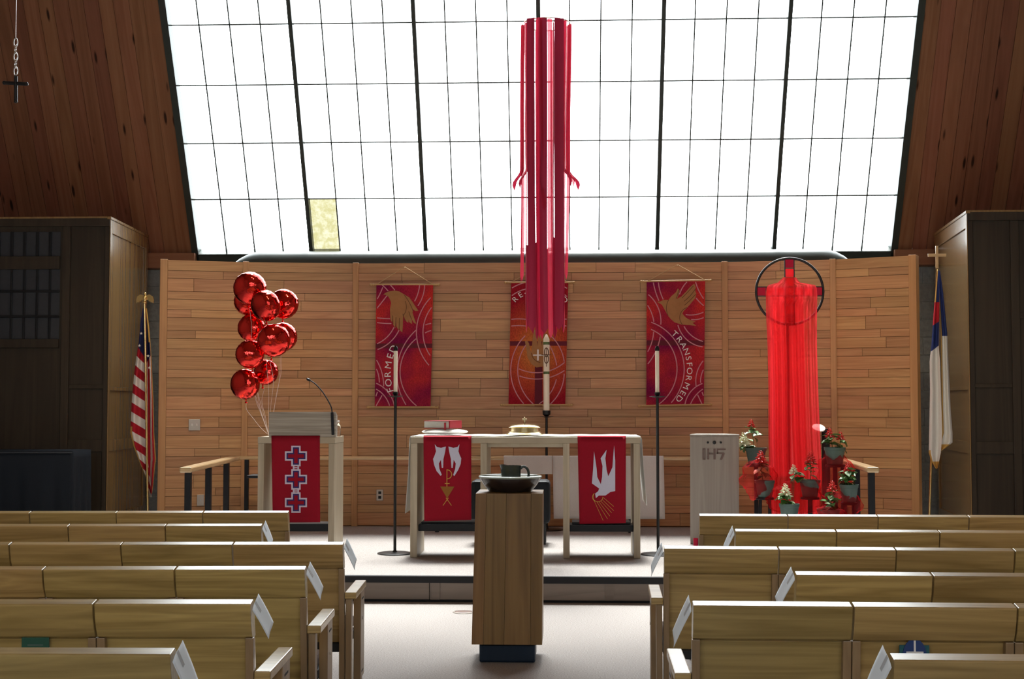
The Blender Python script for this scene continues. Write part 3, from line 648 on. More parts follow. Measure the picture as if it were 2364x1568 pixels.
# middle banner: open hand on a cross, RE-FORMED across the top
palm = [(372,905),(335,880),(306,830),(298,770),(288,716),(302,708),(318,730),(326,775),(334,796),(345,690),(352,630),(366,632),(374,660),(376,752),(384,690),(388,640),(402,640),(408,660),(408,752),(418,690),(424,650),(438,654),(440,700),(438,770),(452,740),(464,735),(460,790),(448,850),(428,895)]
def palm_cross(t, q):
    build('printed_cross', MB().prism([q(347,811,.007), q(376,811,.007), q(376,775,.007), q(388,775,.007), q(388,811,.007), q(462,811,.007), q(462,820,.007), q(388,820,.007), q(388,855,.007), q(376,855,.007), q(376,820,.007), q(347,820,.007)], (0, -0.0008, 0)), 'white_print', t)
banner('red and orange banner with a tan open hand, behind the hanging ribbons', (1180,652), (1312,652), (1174,935), (1305,935), 1120, 560, 3.136,
  [((190,332),(240,306),(300,288)), ((190,388),(240,356),(300,336)), ((480,288),(540,306),(602,338)), ((480,336),(540,356),(600,400)), ((185,557),(240,553),(300,557)), ((184,606),(240,602),(300,606)), ((480,557),(540,553),(600,557)), ((480,606),(540,602),(598,606)),
   ((290,675),(185,920),(296,1184)), ((300,735),(236,920),(365,1182)), ((480,680),(545,770),(572,862)), ((466,745),(500,820),(518,890)), ((245,915),(415,940),(586,858)), ((248,966),(400,988),(586,918)), ((515,990),(465,1100),(362,1184)), ((572,950),(540,1080),(462,1178))],
  palm, [((335,800),(360,850),(400,870))], word_path('RE-FORMED', ((200,432),(392,340),(592,436)), 54, sx=1.1), 'banner_cloth_glow', extra=palm_cross, apex=(1246, 614),
  band=[[(180,715),(592,715),(592,748),(180,748)], [(360,900),(415,900),(412,1186),(358,1186)]])

# ================================================================== COMMUNION RAIL
RZ = 0.94
la, lb = Zp(428, 1079, RZ), Zp(537, 1054, RZ); ra, rb_ = Zp(2016, 1079, RZ), Zp(1962, 1061, RZ)
yb = lb.y + 0.1
t = thing('altar_rail', 'pale wood communion rail on black posts round the back of stage', 'rail', ((lb.x+rb_.x)/2, yb, PZ))
def rail(p, q, w, h, nm):
    p, q = Vector((p.x, p.y, RZ)), Vector((q.x, q.y, RZ)); d = (q-p).normalized(); s = Vector((d.y, -d.x, 0))*(w/2); z = Vector((0, 0, h))
    build(nm, MB().hexa([p-s-z, p+s-z, q+s-z, q-s-z, p-s, p+s, q+s, q-s]), 'rail_wood', t, bevel=0.012)
lc, rc = Vector((lb.x, yb, RZ)), Vector((rb_.x, yb, RZ))
rail(la, lc, 0.10, 0.045, 'end_rail'); rail(ra, rc, 0.10, 0.045, 'end_rail'); rail(lc, rc, 0.07, 0.035, 'back_rail')
for e0, e1 in ((la, lc), (ra, rc)):
    for f in (0.05, 0.42, 0.80):
        p = e0.lerp(e1, f); build('post', MB().box(p.x-0.025, p.x+0.025, p.y-0.025, p.y+0.025, PZ+0.001, RZ-0.046), 'black_paint', t, bevel=0.003)
for f in (0.02, 0.34, 0.66, 0.98):
    p = lc.lerp(rc, f); build('post', MB().box(p.x-0.02, p.x+0.02, p.y-0.02, p.y+0.02, PZ+0.001, RZ-0.036), 'black_paint', t, bevel=0.003)
def towel(x0, x1, yt, y1, label, ph):
    Y = yb-0.045; a = A(x0, yt, Y); b = A(x1, yt, Y); zb = A(x0, y1, Y).z
    def fn(u, v):
        x = a.x+(b.x-a.x)*u; w = 0.008*math.sin(u*17+ph)*v
        if v < 0.16: k = v/0.16; return Vector((x, yb+0.05-0.1*k-0.0, RZ+0.006))
        k = (v-0.16)/0.84; return Vector((x+0.01*k*math.sin(ph), yb-0.052-w-0.01*k, RZ+0.006-(RZ-zb)*k))
    o = build('draped_cloth', MB().grid(fn, 24, 18), 'white_linen', smooth=60, solid=0.003); tag(o, label, 'cloth', 'white cloths over the altar rail')
towel(1163, 1275, 1047, 1096, 'short white cloth over the rail behind the pitcher', 0.3)
towel(1276, 1532, 1047, 1199, 'long white cloth over the rail behind the dove frontal', 2.0)

# ================================================================== LECTERN
LY = 11.6
lx0, lx1 = A(595, 1100, LY).x, A(772, 1100, LY).x; lzt = A(680, 1009, LY).z
t = thing('lectern', 'open oak lectern with slanted reading desk, below the balloons', 'lectern', ((lx0+lx1)/2, LY+0.22, PZ))
LD = 0.46
for x0 in (lx0, lx1-0.052): build('leg', MB().box(x0, x0+0.052, LY, LY+LD, PZ+0.001, lzt-0.056), 'altar_oak_up', t, bevel=0.003)
build('top_board', MB().box(lx0-0.002, lx1+0.002, LY-0.003, LY+LD, lzt-0.055, lzt), 'altar_oak', t, bevel=0.003)
dx0, dx1 = A(621, 980, LY).x, A(775, 980, LY).x; zd = A(700, 951, LY).z
build('reading_desk', MB().hexa([(dx0, LY+0.0, lzt+.001), (dx1, LY+0.0, lzt+.001), (dx1, LY+0.09, lzt+.001), (dx0, LY+0.09, lzt+.001), (dx0, LY+0.0, zd), (dx1, LY+0.0, zd), (dx1, LY+0.09, zd-0.03), (dx0, LY+0.09, zd-0.03)]), 'altar_oak_across', t, bevel=0.003)
build('stretcher', MB().box(lx0+0.052, lx1-0.052, LY+0.05, LY+0.30, 0.37, 0.435), 'black_paint', t, bevel=0.004)
q = A(577, 1100, LY+0.2); build('side_shelf', MB().box(q.x-0.01, lx0+0.001, LY+0.12, LY+0.34, q.z-0.012, q.z+0.012), 'black_paint', t, bevel=0.003)
# its red frontal with three stepped crosses
CP = lambda x, y, d=0.0: A(420 + x/2.241, 560 + y/2.241, LY-0.012-d)
t = thing('lectern_frontal', 'red cloth with three outlined crosses hanging on the lectern', 'parament', CP(592, 1450))
def hang(mbfn, c4, Y, zt, dep):
    pass
c4 = [CP(463, 1001), CP(713, 1001), CP(715, 1448), CP(470, 1450)]
mb = MB().grid(lambda u, v: (c4[0]*(1-u)+c4[1]*u)*(1-v)+(c4[3]*(1-u)+c4[2]*u)*v + Vector((0, 0.004*math.sin(u*7)*v, 0)), 14, 14)
mb.grid(lambda u, v: Vector((c4[0].x*(1-u)+c4[1].x*u, LY-0.012+0.022*v, lzt+0.003 if v > .4 else c4[0].z)), 14, 2)
build('cloth', mb, 'red_parament', t, solid=0.004, smooth=60)
def cross_poly(cx, cy, a, b, w):
    return [(cx-w,cy-b),(cx+w,cy-b),(cx+w,cy-w),(cx+a,cy-w),(cx+a,cy+w),(cx+w,cy+w),(cx+w,cy+b),(cx-w,cy+b),(cx-w,cy+w),(cx-a,cy+w),(cx-a,cy-w),(cx-w,cy-w)]
for cy in (1105, 1226, 1346):
    o = build('cross', MB().prism([CP(*p, .005) for p in cross_poly(590, cy, 57, 53, 24)], (0, -.0015, 0)), 'lilac_felt', t)
    build('cross_border', MB().prism([CP(*p, .0067) for p in cross_poly(590, cy, 49, 45, 16)], (0, -.0008, 0)), 'navy_felt', o)
    build('cross_centre', MB().prism([CP(*p, .0077) for p in cross_poly(590, cy, 41, 37, 9)], (0, -.0008, 0)), 'red_parament', o)
for cy in (1165.5, 1286):
    mb = MB()
    for x in (578, 602): mb.prism([CP(x-4, cy-7, .005), CP(x+4, cy-7, .005), CP(x+4, cy+7, .005), CP(x-4, cy+7, .005)], (0, -.0015, 0))
    mb.prism([CP(582.5, cy-3, .005), CP(597.5, cy-3, .005), CP(597.5, cy+3, .005), CP(582.5, cy+3, .005)], (0, -.0016, 0))
    build('link', mb, 'lilac_felt', t)
# gooseneck microphone and a water bottle standing on it
b0 = A(768, 1004, LY+0.09)
base = Vector((dx1-0.028, LY-0.004, lzt+0.001))
mp_ = [A(x, y, LY-0.004) for x, y in ((769, 1004), (768, 975), (767, 952), (765, 940), (757, 924), (745, 905), (732, 890), (722, 882), (713, 877))]
t = thing('gooseneck_microphone', 'thin black gooseneck microphone curving up from the lectern', 'microphone', mp_[0])
build('stem', MB().tube(smooth_path([p+Vector((0, -0.008, 0)) for p in mp_[2:]]), 0.0052, 8), 'black_metal', t, smooth=60)
build('mount', MB().tube([p+Vector((0, -0.008, 0)) for p in mp_[:3]], 0.012, 10), 'black_paint', t, smooth=50)
m0 = mp_[-1]+Vector((0, -0.008, 0)); dr_ = (mp_[-1]-mp_[-2]).normalized()
build('capsule', MB().tube([m0-dr_*.018, m0-dr_*.012, m0+dr_*.012, m0+dr_*.02], [0.006, 0.0115, 0.0115, 0.006], 10), 'black_paint', t, smooth=40)
bw = Vector((lx1-0.012+0.03, LY+0.15, lzt+0.001)); bw.x = A(780.5, 985, LY+0.15).x
t = thing('water_bottle', 'small clear water bottle at the right edge of lectern', 'bottle', bw)
build('bottle', MB().lathe([(0.02, 0), (0.022, 0.004), (0.022, 0.085), (0.018, 0.10), (0.010, 0.112), (0.010, 0.125)], bw, 18), 'clear_glass', t, smooth=40)
build('cap', MB().lathe([(0.012, 0.122), (0.012, 0.14), (0, 0.141)], bw, 14), 'white_print', t, smooth=40)

# ================================================================== ALTAR
AY, AD = 11.3, 0.78
xL = lambda px: A(px, 1150, AY).x
azt = A(1200, 1009.5, AY).z
ax0, ax1 = xL(947), xL(1479)
t = thing('altar_table', 'long pale oak altar table on four slab legs', 'altar', ((ax0+ax1)/2, AY+AD/2, PZ))
build('table_top', MB().box(ax0, ax1, AY, AY+AD, azt-0.05, azt), 'altar_oak', t, bevel=0.003)
build('apron', MB().box(xL(1123), xL(1301), AY+0.05, AY+0.08, azt-0.085, azt-0.051), 'altar_oak', t)
for a, b in ((947, 963), (1109, 1124), (1300, 1315), (1463, 1478)):
    build('leg', MB().box(xL(a), xL(b), AY+0.002, AY+0.56, PZ+0.001, azt-0.051), 'altar_oak_up', t, bevel=0.003)
for a, b in ((963, 1109), (1315, 1463)):
    build('stretcher', MB().box(xL(a), xL(b), AY+0.10, AY+0.34, 0.40, 0.455), 'black_paint', t, bevel=0.004)
    build('shelf', MB().box(xL(a)+0.02, xL(b)-0.02, AY+0.14, AY+0.42, 0.456, 0.475), 'black_paint', t, bevel=0.003)
# white linen runner lying on it, falling over both ends
ze = A(1490, 1163, AY+0.3).z; zl = A(944, 1180, AY+0.3).z
pth = [(ax0-0.045, zl), (ax0-0.022, (zl+azt)/2), (ax0-0.012, azt-0.02), (ax0-0.004, azt+0.004)] + [(ax0+(ax1-ax0)*k/12, azt+0.004) for k in range(1, 12)] + [(ax1+0.004, azt+0.004), (ax1+0.014, azt-0.02), (ax1+0.030, (ze+azt)/2), (ax1+0.055, ze)]
def runner(u, v):
    f = u*(len(pth)-1); i = min(int(f), len(pth)-2); k = f-i
    x = pth[i][0]+(pth[i+1][0]-pth[i][0])*k; z = pth[i][1]+(pth[i+1][1]-pth[i][1])*k
    rip = 0.004*abs(math.sin(u*31+v*3))*(1 if 0.18 < u < 0.82 else 0.3)
    return Vector((x, AY+0.03+(AD-0.06)*v + (0.02*math.sin(v*9) if i > 15 else 0), z + rip))
o = build('altar_cloth', MB().grid(runner, 54, 8), 'altar_linen', smooth=60, solid=0.002); tag(o, 'white linen cloth laid over the altar top and hanging at its ends', 'cloth')
# frontals
def frontal(label, quad, shapes, lines):
    QP = lambda x, y, d=0.0: A(900 + x/3.377, 940 + y/3.377, AY-0.010-d)
    t = thing('altar_frontal', label, 'parament', QP((quad[2][0]+quad[3][0])/2, quad[2][1]), group='red altar frontals')
    c = [QP(*p) for p in quad]
    mb = MB().grid(lambda u, v: (c[0]*(1-u)+c[1]*u)*(1-v)+(c[3]*(1-u)+c[2]*u)*v + Vector((0, 0.004*math.sin(u*6+1)*v, 0)), 14, 14)
    mb.grid(lambda u, v: Vector((c[0].x*(1-u)+c[1].x*u, AY-0.010+0.05*v, azt+0.009 if v > .3 else c[0].z)), 8, 4)
    build('cloth', mb, 'red_parament', t, solid=0.004, smooth=60)
    for nm, pts, m in shapes: build(nm, MB().prism([QP(*p, .006) for p in pts], (0, -.0015, 0)), m, t)
    for nm, ls, w in lines:
        mb = MB()
        for l in ls: mb.strip([QP(*p, .0078) for p in l], w, (0, -1, 0), .001)
        build(nm, mb, 'gold_thread', t)
lh = [(350,290),(368,312),(400,318),(437,308),(432,345),(418,405),(415,475),(405,475),(398,412),(382,440),(386,480),(405,528),(396,536),(365,500),(345,450),(337,405),(350,375),(360,345)]
rh = [(543,290),(527,312),(495,318),(457,308),(462,345),(476,405),(481,475),(490,475),(498,412),(514,440),(510,480),(494,530),(503,538),(533,490),(552,445),(557,400),(545,375),(535,345)]
frontal('red altar frontal with two pale hands above a gold chalice', [(262,233),(635,233),(635,880),(268,890)],
  [('hand', lh, 'pale_blue_felt'), ('hand', rh, 'pale_blue_felt'), ('chalice', [(393,620),(503,620),(447,712)], 'brown_felt')],
  [('chi_rho', [[(445,486),(445,620)], arc3((445,490),(482,522),(447,560)), [(428,596),(466,596)]], 0.006), ('chalice_foot', [[(456,708),(414,768)], [(438,708),(481,768)]], 0.005)])
dv = [(1592,345),(1612,480),(1617,545),(1645,602),(1655,545),(1658,460),(1643,400),(1690,333),(1680,400),(1690,490),(1703,540),(1735,470),(1748,300),(1757,420),(1757,655),(1720,662),(1680,690),(1630,690),(1606,710),(1600,675),(1625,655),(1632,635),(1575,595),(1585,480)]
frontal('red altar frontal with a pale descending dove and gold rays', [(1463,233),(1840,233),(1840,905),(1478,912)],
  [('dove', dv, 'pale_blue_felt')],
  [('halo', [arc3((1590,682),(1615,738),(1660,705)), arc3((1595,672),(1580,700),(1600,735))], 0.004), ('ray', [[(1592,728),(1663,885)], [(1615,740),(1697,872)], [(1630,738),(1715,850)], [(1642,730),(1730,825)], [(1652,718),(1745,808)], [(1658,700),(1745,775)]], 0.0028)])
# book on a white cushion
bk = A(1027, 1004, AY+0.35); bz = azt+0.012
t = thing('book_cushion', 'white cushion under the thick book on the altar', 'cushion', (bk.x, AY+0.35, bz))
build('cushion', MB().ellipsoid((bk.x, AY+0.35, bz+0.026), (0.20, 0.19, 0.026), 24, 10), 'altar_linen', t, smooth=80)
z0 = bz+0.054; cx = A(1022, 990, AY+0.35).x
t = thing('altar_book', 'thick red book lying on white cushion on the altar', 'book', (cx, AY+0.35, z0))
t.rotation_euler = (0, 0, R(-19))
build('pages', MB().box(-0.118, 0.112, -0.118, 0.118, 0.005, 0.062), 'book_pages', t, local=True)
build('cover', MB().box(-0.122, 0.122, -0.123, 0.123, 0.062, 0.067), 'book_red', t, local=True)
build('cover', MB().box(-0.122, 0.122, -0.123, 0.123, 0.0, 0.005), 'book_red', t, local=True)
build('spine', MB().box(0.112, 0.123, -0.123, 0.123, 0.0055, 0.0615), 'book_red', t, local=True)
build('page_marker', MB().box(0.07, 0.085, -0.127, -0.119, -0.02, 0.05), 'book_red', t, local=True)
# brass communion tray
tc_ = A(1211, 1000, AY+0.30); tz = azt+0.0125
t = thing('communion_tray', 'covered brass communion tray with a small cross on its lid', 'tray', (tc_.x, AY+0.30, tz))
c0 = (tc_.x, AY+0.30, tz)
build('tray', MB().lathe([(0.158, 0), (0.162, 0.006), (0.150, 0.016), (0.142, 0.022), (0.142, 0.03), (0, 0.03)], c0, 40), 'pale_brass', t, smooth=40)
lid = build('lid', MB().lathe([(0.128, 0.030), (0.128, 0.062), (0.136, 0.066), (0.132, 0.072), (0.10, 0.084), (0.04, 0.090), (0.014, 0.095), (0.012, 0.104), (0, 0.105)], c0, 40), 'pale_brass', t, smooth=40)
zk = tz+0.104
build('cross_knob', MB().box(c0[0]-0.006, c0[0]+0.006, c0[1]-0.005, c0[1]+0.005, zk, zk+0.046).box(c0[0]-0.021, c0[0]+0.021, c0[1]-0.0045, c0[1]+0.0045, zk+0.020, zk+0.032), 'pale_brass', lid, bevel=0.002)

# black padded bench behind the altar
by = 12.35; p0, p1 = A(1087, 1110, by), A(1270, 1210, by)
t = thing('padded_bench', 'black padded bench with rounded corners behind the altar', 'bench', ((p0.x+p1.x)/2, by+0.17, PZ))
build('body', MB().box(p0.x, p1.x, by, by+0.34, p1.z, p0.z), 'black_pad', t, bevel=0.035)
for x in (p0.x+0.04, p1.x-0.07):
    for y in (by+0.03, by+0.28): build('leg', MB().box(x, x+0.03, y, y+0.03, PZ+0.001, p1.z+0.01), 'black_metal', t)

# ================================================================== CANDLES
def candlestick(px_foot, py_foot, px_top, Y, y_wick, y_cup, y_disc, r_c, label, flame_cap, base_r, paschal=False):
    foot = Zp(px_foot, py_foot, PZ) if Y is None else Vector((A(px_foot, py_foot, Y).x, Y, PZ))
    Yc = foot.y; x = foot.x
    zw, zcup, zd = A(px_top, y_wick, Yc).z, A(px_top, y_cup, Yc).z, A(px_top, y_disc, Yc).z
    t = thing('paschal_candle_stand' if paschal else 'candle_stand', label[0], 'candle stand', foot, group=None if paschal else 'candle stands beside the altar')
    c = (x, Yc, 0)
    build('base', MB().lathe([(base_r, PZ+0.001), (base_r, PZ+0.008), (base_r*0.9, PZ+0.013), (0.022, PZ+0.016), (0.014, PZ+0.03)], c, 32), 'black_metal', t, smooth=40)
    build('pole', MB().lathe([(0.0125, PZ+0.02), (0.0125, zd-0.01)], c, 14), 'black_metal', t, smooth=40)
    build('drip_pan', MB().lathe([(0.012, zd-0.012), (0.068, zd-0.002), (0.070, zd+0.002), (0.012, zd+0.001)], c, 28), 'black_metal', t, smooth=40)
    build('cup', MB().lathe([(0.013, zd), (r_c+0.008, zd+0.02), (r_c+0.010, zcup), (r_c+0.003, zcup)], c, 20), 'black_metal', t, smooth=40)
    k = thing('paschal_candle' if paschal else 'altar_candle', label[1], 'candle', (x, Yc, zcup-0.02), group=None if paschal else 'candles on the tall stands')
    ztop = zw-0.03 if flame_cap else zw
    build('wax', MB().lathe([(r_c, zcup-0.02), (r_c, ztop-0.012), (r_c*0.75, ztop), (0, ztop)] if not paschal else [(r_c, zcup-0.02), (r_c, ztop-0.05), (r_c*0.5, ztop-0.018), (r_c*.2, ztop), (0, ztop)], c, 20), 'candle_wax', k, smooth=40)
    if flame_cap: build('follower_cap', MB().lathe([(r_c+0.003, ztop-0.012), (r_c+0.003, ztop+0.010), (r_c*0.6, ztop+0.03), (0, ztop+0.03)], c, 16), 'black_metal', k, smooth=30)
    build('wick', MB().tube([(x, Yc, zw-0.004), (x+0.002, Yc, zw+0.012)], 0.0015, 5), 'black_metal', k)
    return k, c, r_c
candlestick(911.5, 1279, 914, None, 799, 905, 914.5, 0.0165, ('tall black candle stand left of the altar', 'slim ivory candle with black cap before FORMED banner'), True, 0.148)
candlestick(1519.5, 1281, 1512, None, 799, 906, 915.5, 0.0165, ('tall black candle stand right of the altar', 'slim ivory candle with black cap before TRANSFORMED banner'), True, 0.148)
k, c, r = candlestick(1262, 1224, 1260, None, 772, 948, 962, 0.031, ('black stand holding the thick candle behind the altar', 'thick decorated ivory paschal candle behind the altar'), False, 0.17, True)
PY = c[1]
for yy in (793, 861):
    z = A(1260, yy, PY).z; build('printed_band', MB().lathe([(r+0.0006, z-0.013), (r+0.0012, z-0.012), (r+0.0012, z+0.012), (r+0.0006, z+0.013)], c, 20), 'green_print', k, smooth=40)
# vine-like emblem wrapped on the wax: cross bar and two loops
zc_ = A(1260, 822, PY).z
mb = MB()
for dz in (0.035, -0.03): mb.tube([(c[0]+0.020*math.cos(a), c[1]-r-0.002+0.006*abs(math.cos(a)), zc_+dz+0.045*math.sin(a)) for a in [R(18*i) for i in range(21)]], 0.0045, 5, caps=False)
mb.tube([(c[0]-0.05, c[1]-r-0.003, zc_+0.01), (c[0]+0.045, c[1]-r-0.003, zc_+0.01)], 0.004, 5); mb.tube([(c[0], c[1]-r-0.003, zc_+0.085), (c[0], c[1]-r-0.003, zc_-0.11)], 0.003, 5)
build('cross_emblem', mb, 'tan_line', k, smooth=60)

# ================================================================== HANGING RIBBONS
HY = 11.55
rc_ = A(1262, 56, HY); RR = 0.205
t = thing('ribbon_mobile', 'tall bundle of long red ribbons hanging from a ring above altar', 'ribbon hanging', rc_)
build('ring', MB().tube([(rc_.x+RR*math.cos(R(10*i)), rc_.y+RR*math.sin(R(10*i)), rc_.z) for i in range(37)], 0.004, 6, caps=False), 'pale_brass', t, smooth=60)
apx = rc_+Vector((0, 0, 0.045))
mb = MB()
for k in range(4): mb.tube([(rc_.x+RR*math.cos(R(90*k+20)), rc_.y+RR*math.sin(R(90*k+20)), rc_.z), apx], 0.0012, 4)
build('suspension_wire', mb, 'chrome', t)
ch = MB(); zz = apx.z
for k in range(4): ch.tube([apx+Vector((0.010*math.cos(a) if k % 2 else 0, 0 if k % 2 else 0.010*math.cos(a), 0.016+0.03*k+0.018*math.sin(a))) for a in [R(30*i) for i in range(13)]], 0.002, 4, caps=False)
build('chain', ch, 'chrome', t, smooth=60)
zroof = 5.65 + (top.z-5.6)*(HY-ROOM_YB)/(top.y-ROOM_YB)
build('hanging_line', MB().tube([apx+Vector((0, 0, 0.13)), (apx.x, apx.y, min(zroof, 9.2)-0.06)], 0.0012, 4), 'chrome', t)
def ribbon(px, w, depth, y_end, mat, px_end=None, curl=0.0, lab=None, tip=0.05, y0=57, face=False):
    """a strip hung on the ring: px its place across, depth -1 front .. 1 back"""
    Y = HY + depth*RR; px_end = px if px_end is None else px_end
    a, b = A(px, y0, Y), A(px_end, y_end, Y); a.z = rc_.z if y0 < 100 else a.z; ph = random.uniform(0, 6); ww = w*HY/F/2
    ox = (a.x-rc_.x)/RR; tang = Vector((max(0.25, abs(depth)), -ox*0.8*(1 if depth > 0 else -1), 0)).normalized()
    if face: tang = Vector((1, -0.2, 0)).normalized()
    def fn(u, v):
        s = (u-0.5)*2
        cpt = a.lerp(b, v) + Vector((0.006*math.sin(v*5+ph)*v, 0.02*math.sin(v*4+ph*2)*v, 0))
        tw = 0.2*math.sin(v*3+ph)*v
        tv = Matrix.Rotation(tw, 3, 'Z') @ tang
        p = cpt + tv*(s*ww) + Vector((0, 0.007*math.sin(u*6.3+ph), 0))
        if v > 0.97: p.z -= tip*(1-abs(s))*(v-0.97)/0.03 - 0.0
        if curl and v > 0.86:
            k = (v-0.86)/0.14; p.x += curl*(k*k*1.2-0.35*math.sin(k*6.3)*k); p.y -= 0.05*k; p.z += 0.02*k
        return p
    o = build('ribbon', MB().grid(fn, 4, 44), mat, t, smooth=80)
    if lab: o['label'] = lab
for a in ((1225, 21, -0.95, 752, 'ribbon_deep', 1227), (1254, 18, -1.0, 758, 'ribbon_deep', 1256), (1291, 24, -0.9, 748, 'ribbon_deep', 1290), (1241, 9, -0.75, 768, 'ribbon_red', 1244), (1269, 11, -0.85, 768, 'ribbon_sheer', 1271),
          (1224, 16, 0.9, 740, 'ribbon_red', 1226), (1240, 10, 1.0, 735, 'ribbon_sheer', 1242), (1255, 13, 1.0, 745, 'ribbon_red', 1256), (1274, 7, 1.0, 735, 'ribbon_sheer', 1275), (1293, 17, 0.9, 740, 'ribbon_red', 1293),
          (1212, 5, -0.5, 756, 'ribbon_sheer', 1217), (1307, 7, -0.5, 756, 'ribbon_sheer', 1301), (1300, 9, 0.5, 752, 'ribbon_deep', 1299), (1230, 10, 0.5, 760, 'ribbon_deep', 1232), (1285, 10, 0.3, 765, 'ribbon_red', 1284), (1249, 9, 0.2, 770, 'ribbon_red', 1250), (1278, 4, -0.3, 762, 'ribbon_deep', 1278)):
    ribbon(*a[:5], px_end=a[5])
for a in ((1236, 8, -0.8, 772, 'ribbon_deep', 1238, 560), (1279, 7, -0.8, 770, 'ribbon_deep', 1279, 548), (1262, 8, 0.8, 750, 'ribbon_deep', 1262, 575), (1216, 8, -0.6, 748, 'ribbon_deep', 1217, 566), (1301, 6, -0.6, 754, 'ribbon_deep', 1300, 572)):
    ribbon(*a[:5], px_end=a[5], y0=a[6])
for a in ((1208, 8, 0.0, 636, 'ribbon_sheer', 1205), (1316, 7, 0.0, 632, 'ribbon_sheer', 1308), (1205, 3, 0.15, 640, 'ribbon_red', 1203)): ribbon(*a[:5], px_end=a[5], face=True)
for a, cu in (((1207, 9, 0.1, 436, 'ribbon_red', 1203), -0.05), ((1315, 10, 0.1, 434, 'ribbon_red', 1311), 0.07), ((1216, 7, -0.3, 430, 'ribbon_red', 1216), -0.05), ((1303, 7, -0.5, 425, 'ribbon_red', 1300), 0.05), ((1246, 10, -1.02, 480, 'ribbon_red', 1250), 0.02), ((1310, 7, 0.3, 428, 'ribbon_sheer', 1306), 0.06)):
    ribbon(*a[:5], px_end=a[5], curl=cu, face=True)

# small metal cross on a chain, high at the left
XY = 9.0
t = thing('hanging_cross', 'small dark metal cross on a chain at upper left', 'cross', A(35, 235, XY))
P = lambda x, y: A(x, y, XY)
a = P(36, 175); b = P(36, 233)
build('cross', MB().tube([P(36.5, 176), P(36.5, 233)], 0.0125, 10).tube([P(11, 191), P(60, 194)], 0.0125, 10).ellipsoid(P(36.5, 234), (0.014,)*3, 10, 6).ellipsoid(P(10, 191), (0.014,)*3, 10, 6).ellipsoid(P(61, 194), (0.014,)*3, 10, 6), 'black_metal', t, smooth=50)
ch = MB()
for k in range(5):
    cpt = P(36, 98+16.5*k)
    ch.tube([cpt+Vector((0.013*math.cos(q) if k % 2 == 0 else 0, 0 if k % 2 == 0 else 0.013*math.cos(q), 0.030*math.sin(q))) for q in [R(30*i) for i in range(13)]], 0.0042, 6, caps=False)
build('chain', ch, 'chrome', t, smooth=60)
build('hanging_line', MB().tube([P(36, 88), P(36, 88)+Vector((0, 0, 5.2))], 0.0022, 5), 'chrome', t)

# ================================================================== FONT
FY = 7.70
bx_, tx_ = A(1170, 1490, FY).x, A(1175, 1140, FY).x
fzb, fzt = A(1170, 1489, FY).z, A(1175, 1140, FY).z; hb, ht = 0.198, 0.189
t = thing('baptismal_font_pedestal', 'square oak pedestal on a dark base standing in the aisle', 'pedestal', (bx_, FY+0.2, 0))
cuts = [0.0, 0.165, 0.46, 0.83, 1.0]
for i in range(4):
    f0, f1 = cuts[i], cuts[i+1]; e = 0.0006
    X = lambda f, h, c: c - h + 2*h*f
    build('board', MB().hexa([(X(f0, hb, bx_)+e, FY, fzb), (X(f1, hb, bx_)-e, FY, fzb), (X(f1, hb, bx_)-e, FY+0.39, fzb), (X(f0, hb, bx_)+e, FY+0.39, fzb),
                             (X(f0, ht, tx_)+e, FY+0.008, fzt), (X(f1, ht, tx_)-e, FY+0.008, fzt), (X(f1, ht, tx_)-e, FY+0.38, fzt), (X(f0, ht, tx_)+e, FY+0.38, fzt)]), 'font_oak', t, bevel=0.0006)
build('base', MB().box(bx_-0.158, bx_+0.158, FY+0.05, FY+0.35, 0.001, fzb-0.001), 'font_base_blue', t, bevel=0.012)
bc = (A(1178, 1110, FY+0.2).x, FY+0.2, fzt+0.001); rb0 = 0.181
t = thing('font_bowl', 'wide dark glazed stoneware bowl on the oak pedestal', 'bowl', bc)
bo = build('bowl', MB().lathe([(0.115, 0), (0.125, 0.004), (0.150, 0.032), (0.170, 0.062), (rb0, 0.086), (rb0-0.010, 0.089), (0.156, 0.058), (0.13, 0.028), (0.09, 0.012), (0, 0.010)], bc, 48), 'glaze_brown', t, smooth=40)
build('rim', MB().lathe([(rb0+0.0012, 0.078), (rb0+0.003, 0.087), (rb0-0.004, 0.0915), (rb0-0.012, 0.0885), (rb0-0.0105, 0.084)], bc, 48), 'glaze_rim', t, smooth=60)
mc = (A(1180, 1090, FY+0.2).x, FY+0.2, fzt+0.013)
hm = 0.137; mr_ = 0.057
t = thing('pottery_pitcher', 'dark glazed pottery pitcher with handle standing in the bowl', 'pitcher', mc)
mb = MB().lathe([(mr_*0.94, 0), (mr_, 0.006), (mr_, 0.06), (mr_*0.985, 0.10), (mr_*1.02, hm), (mr_*0.93, hm), (mr_*0.92, 0.02), (0, 0.015)], mc, 32)
for v in mb.v:
    k = max(0, (v.z-mc[2]-0.10)/0.037)
    if k > 0 and v.x < mc[0]-0.03: v.x -= 0.010*k; v.z += 0.004*k
build('body', mb, 'glaze_green', t, smooth=40)
build('handle', MB().tube(smooth_path([(mc[0]+mr_-0.004, mc[1], mc[2]+0.118), (mc[0]+mr_+0.014, mc[1], mc[2]+0.130), (mc[0]+mr_+0.034, mc[1], mc[2]+0.120), (mc[0]+mr_+0.044, mc[1], mc[2]+0.094), (mc[0]+mr_+0.040, mc[1], mc[2]+0.060), (mc[0]+mr_+0.022, mc[1], mc[2]+0.036), (mc[0]+mr_-0.004, mc[1], mc[2]+0.032)]), 0.0075, 10), 'glaze_green', t, smooth=60)

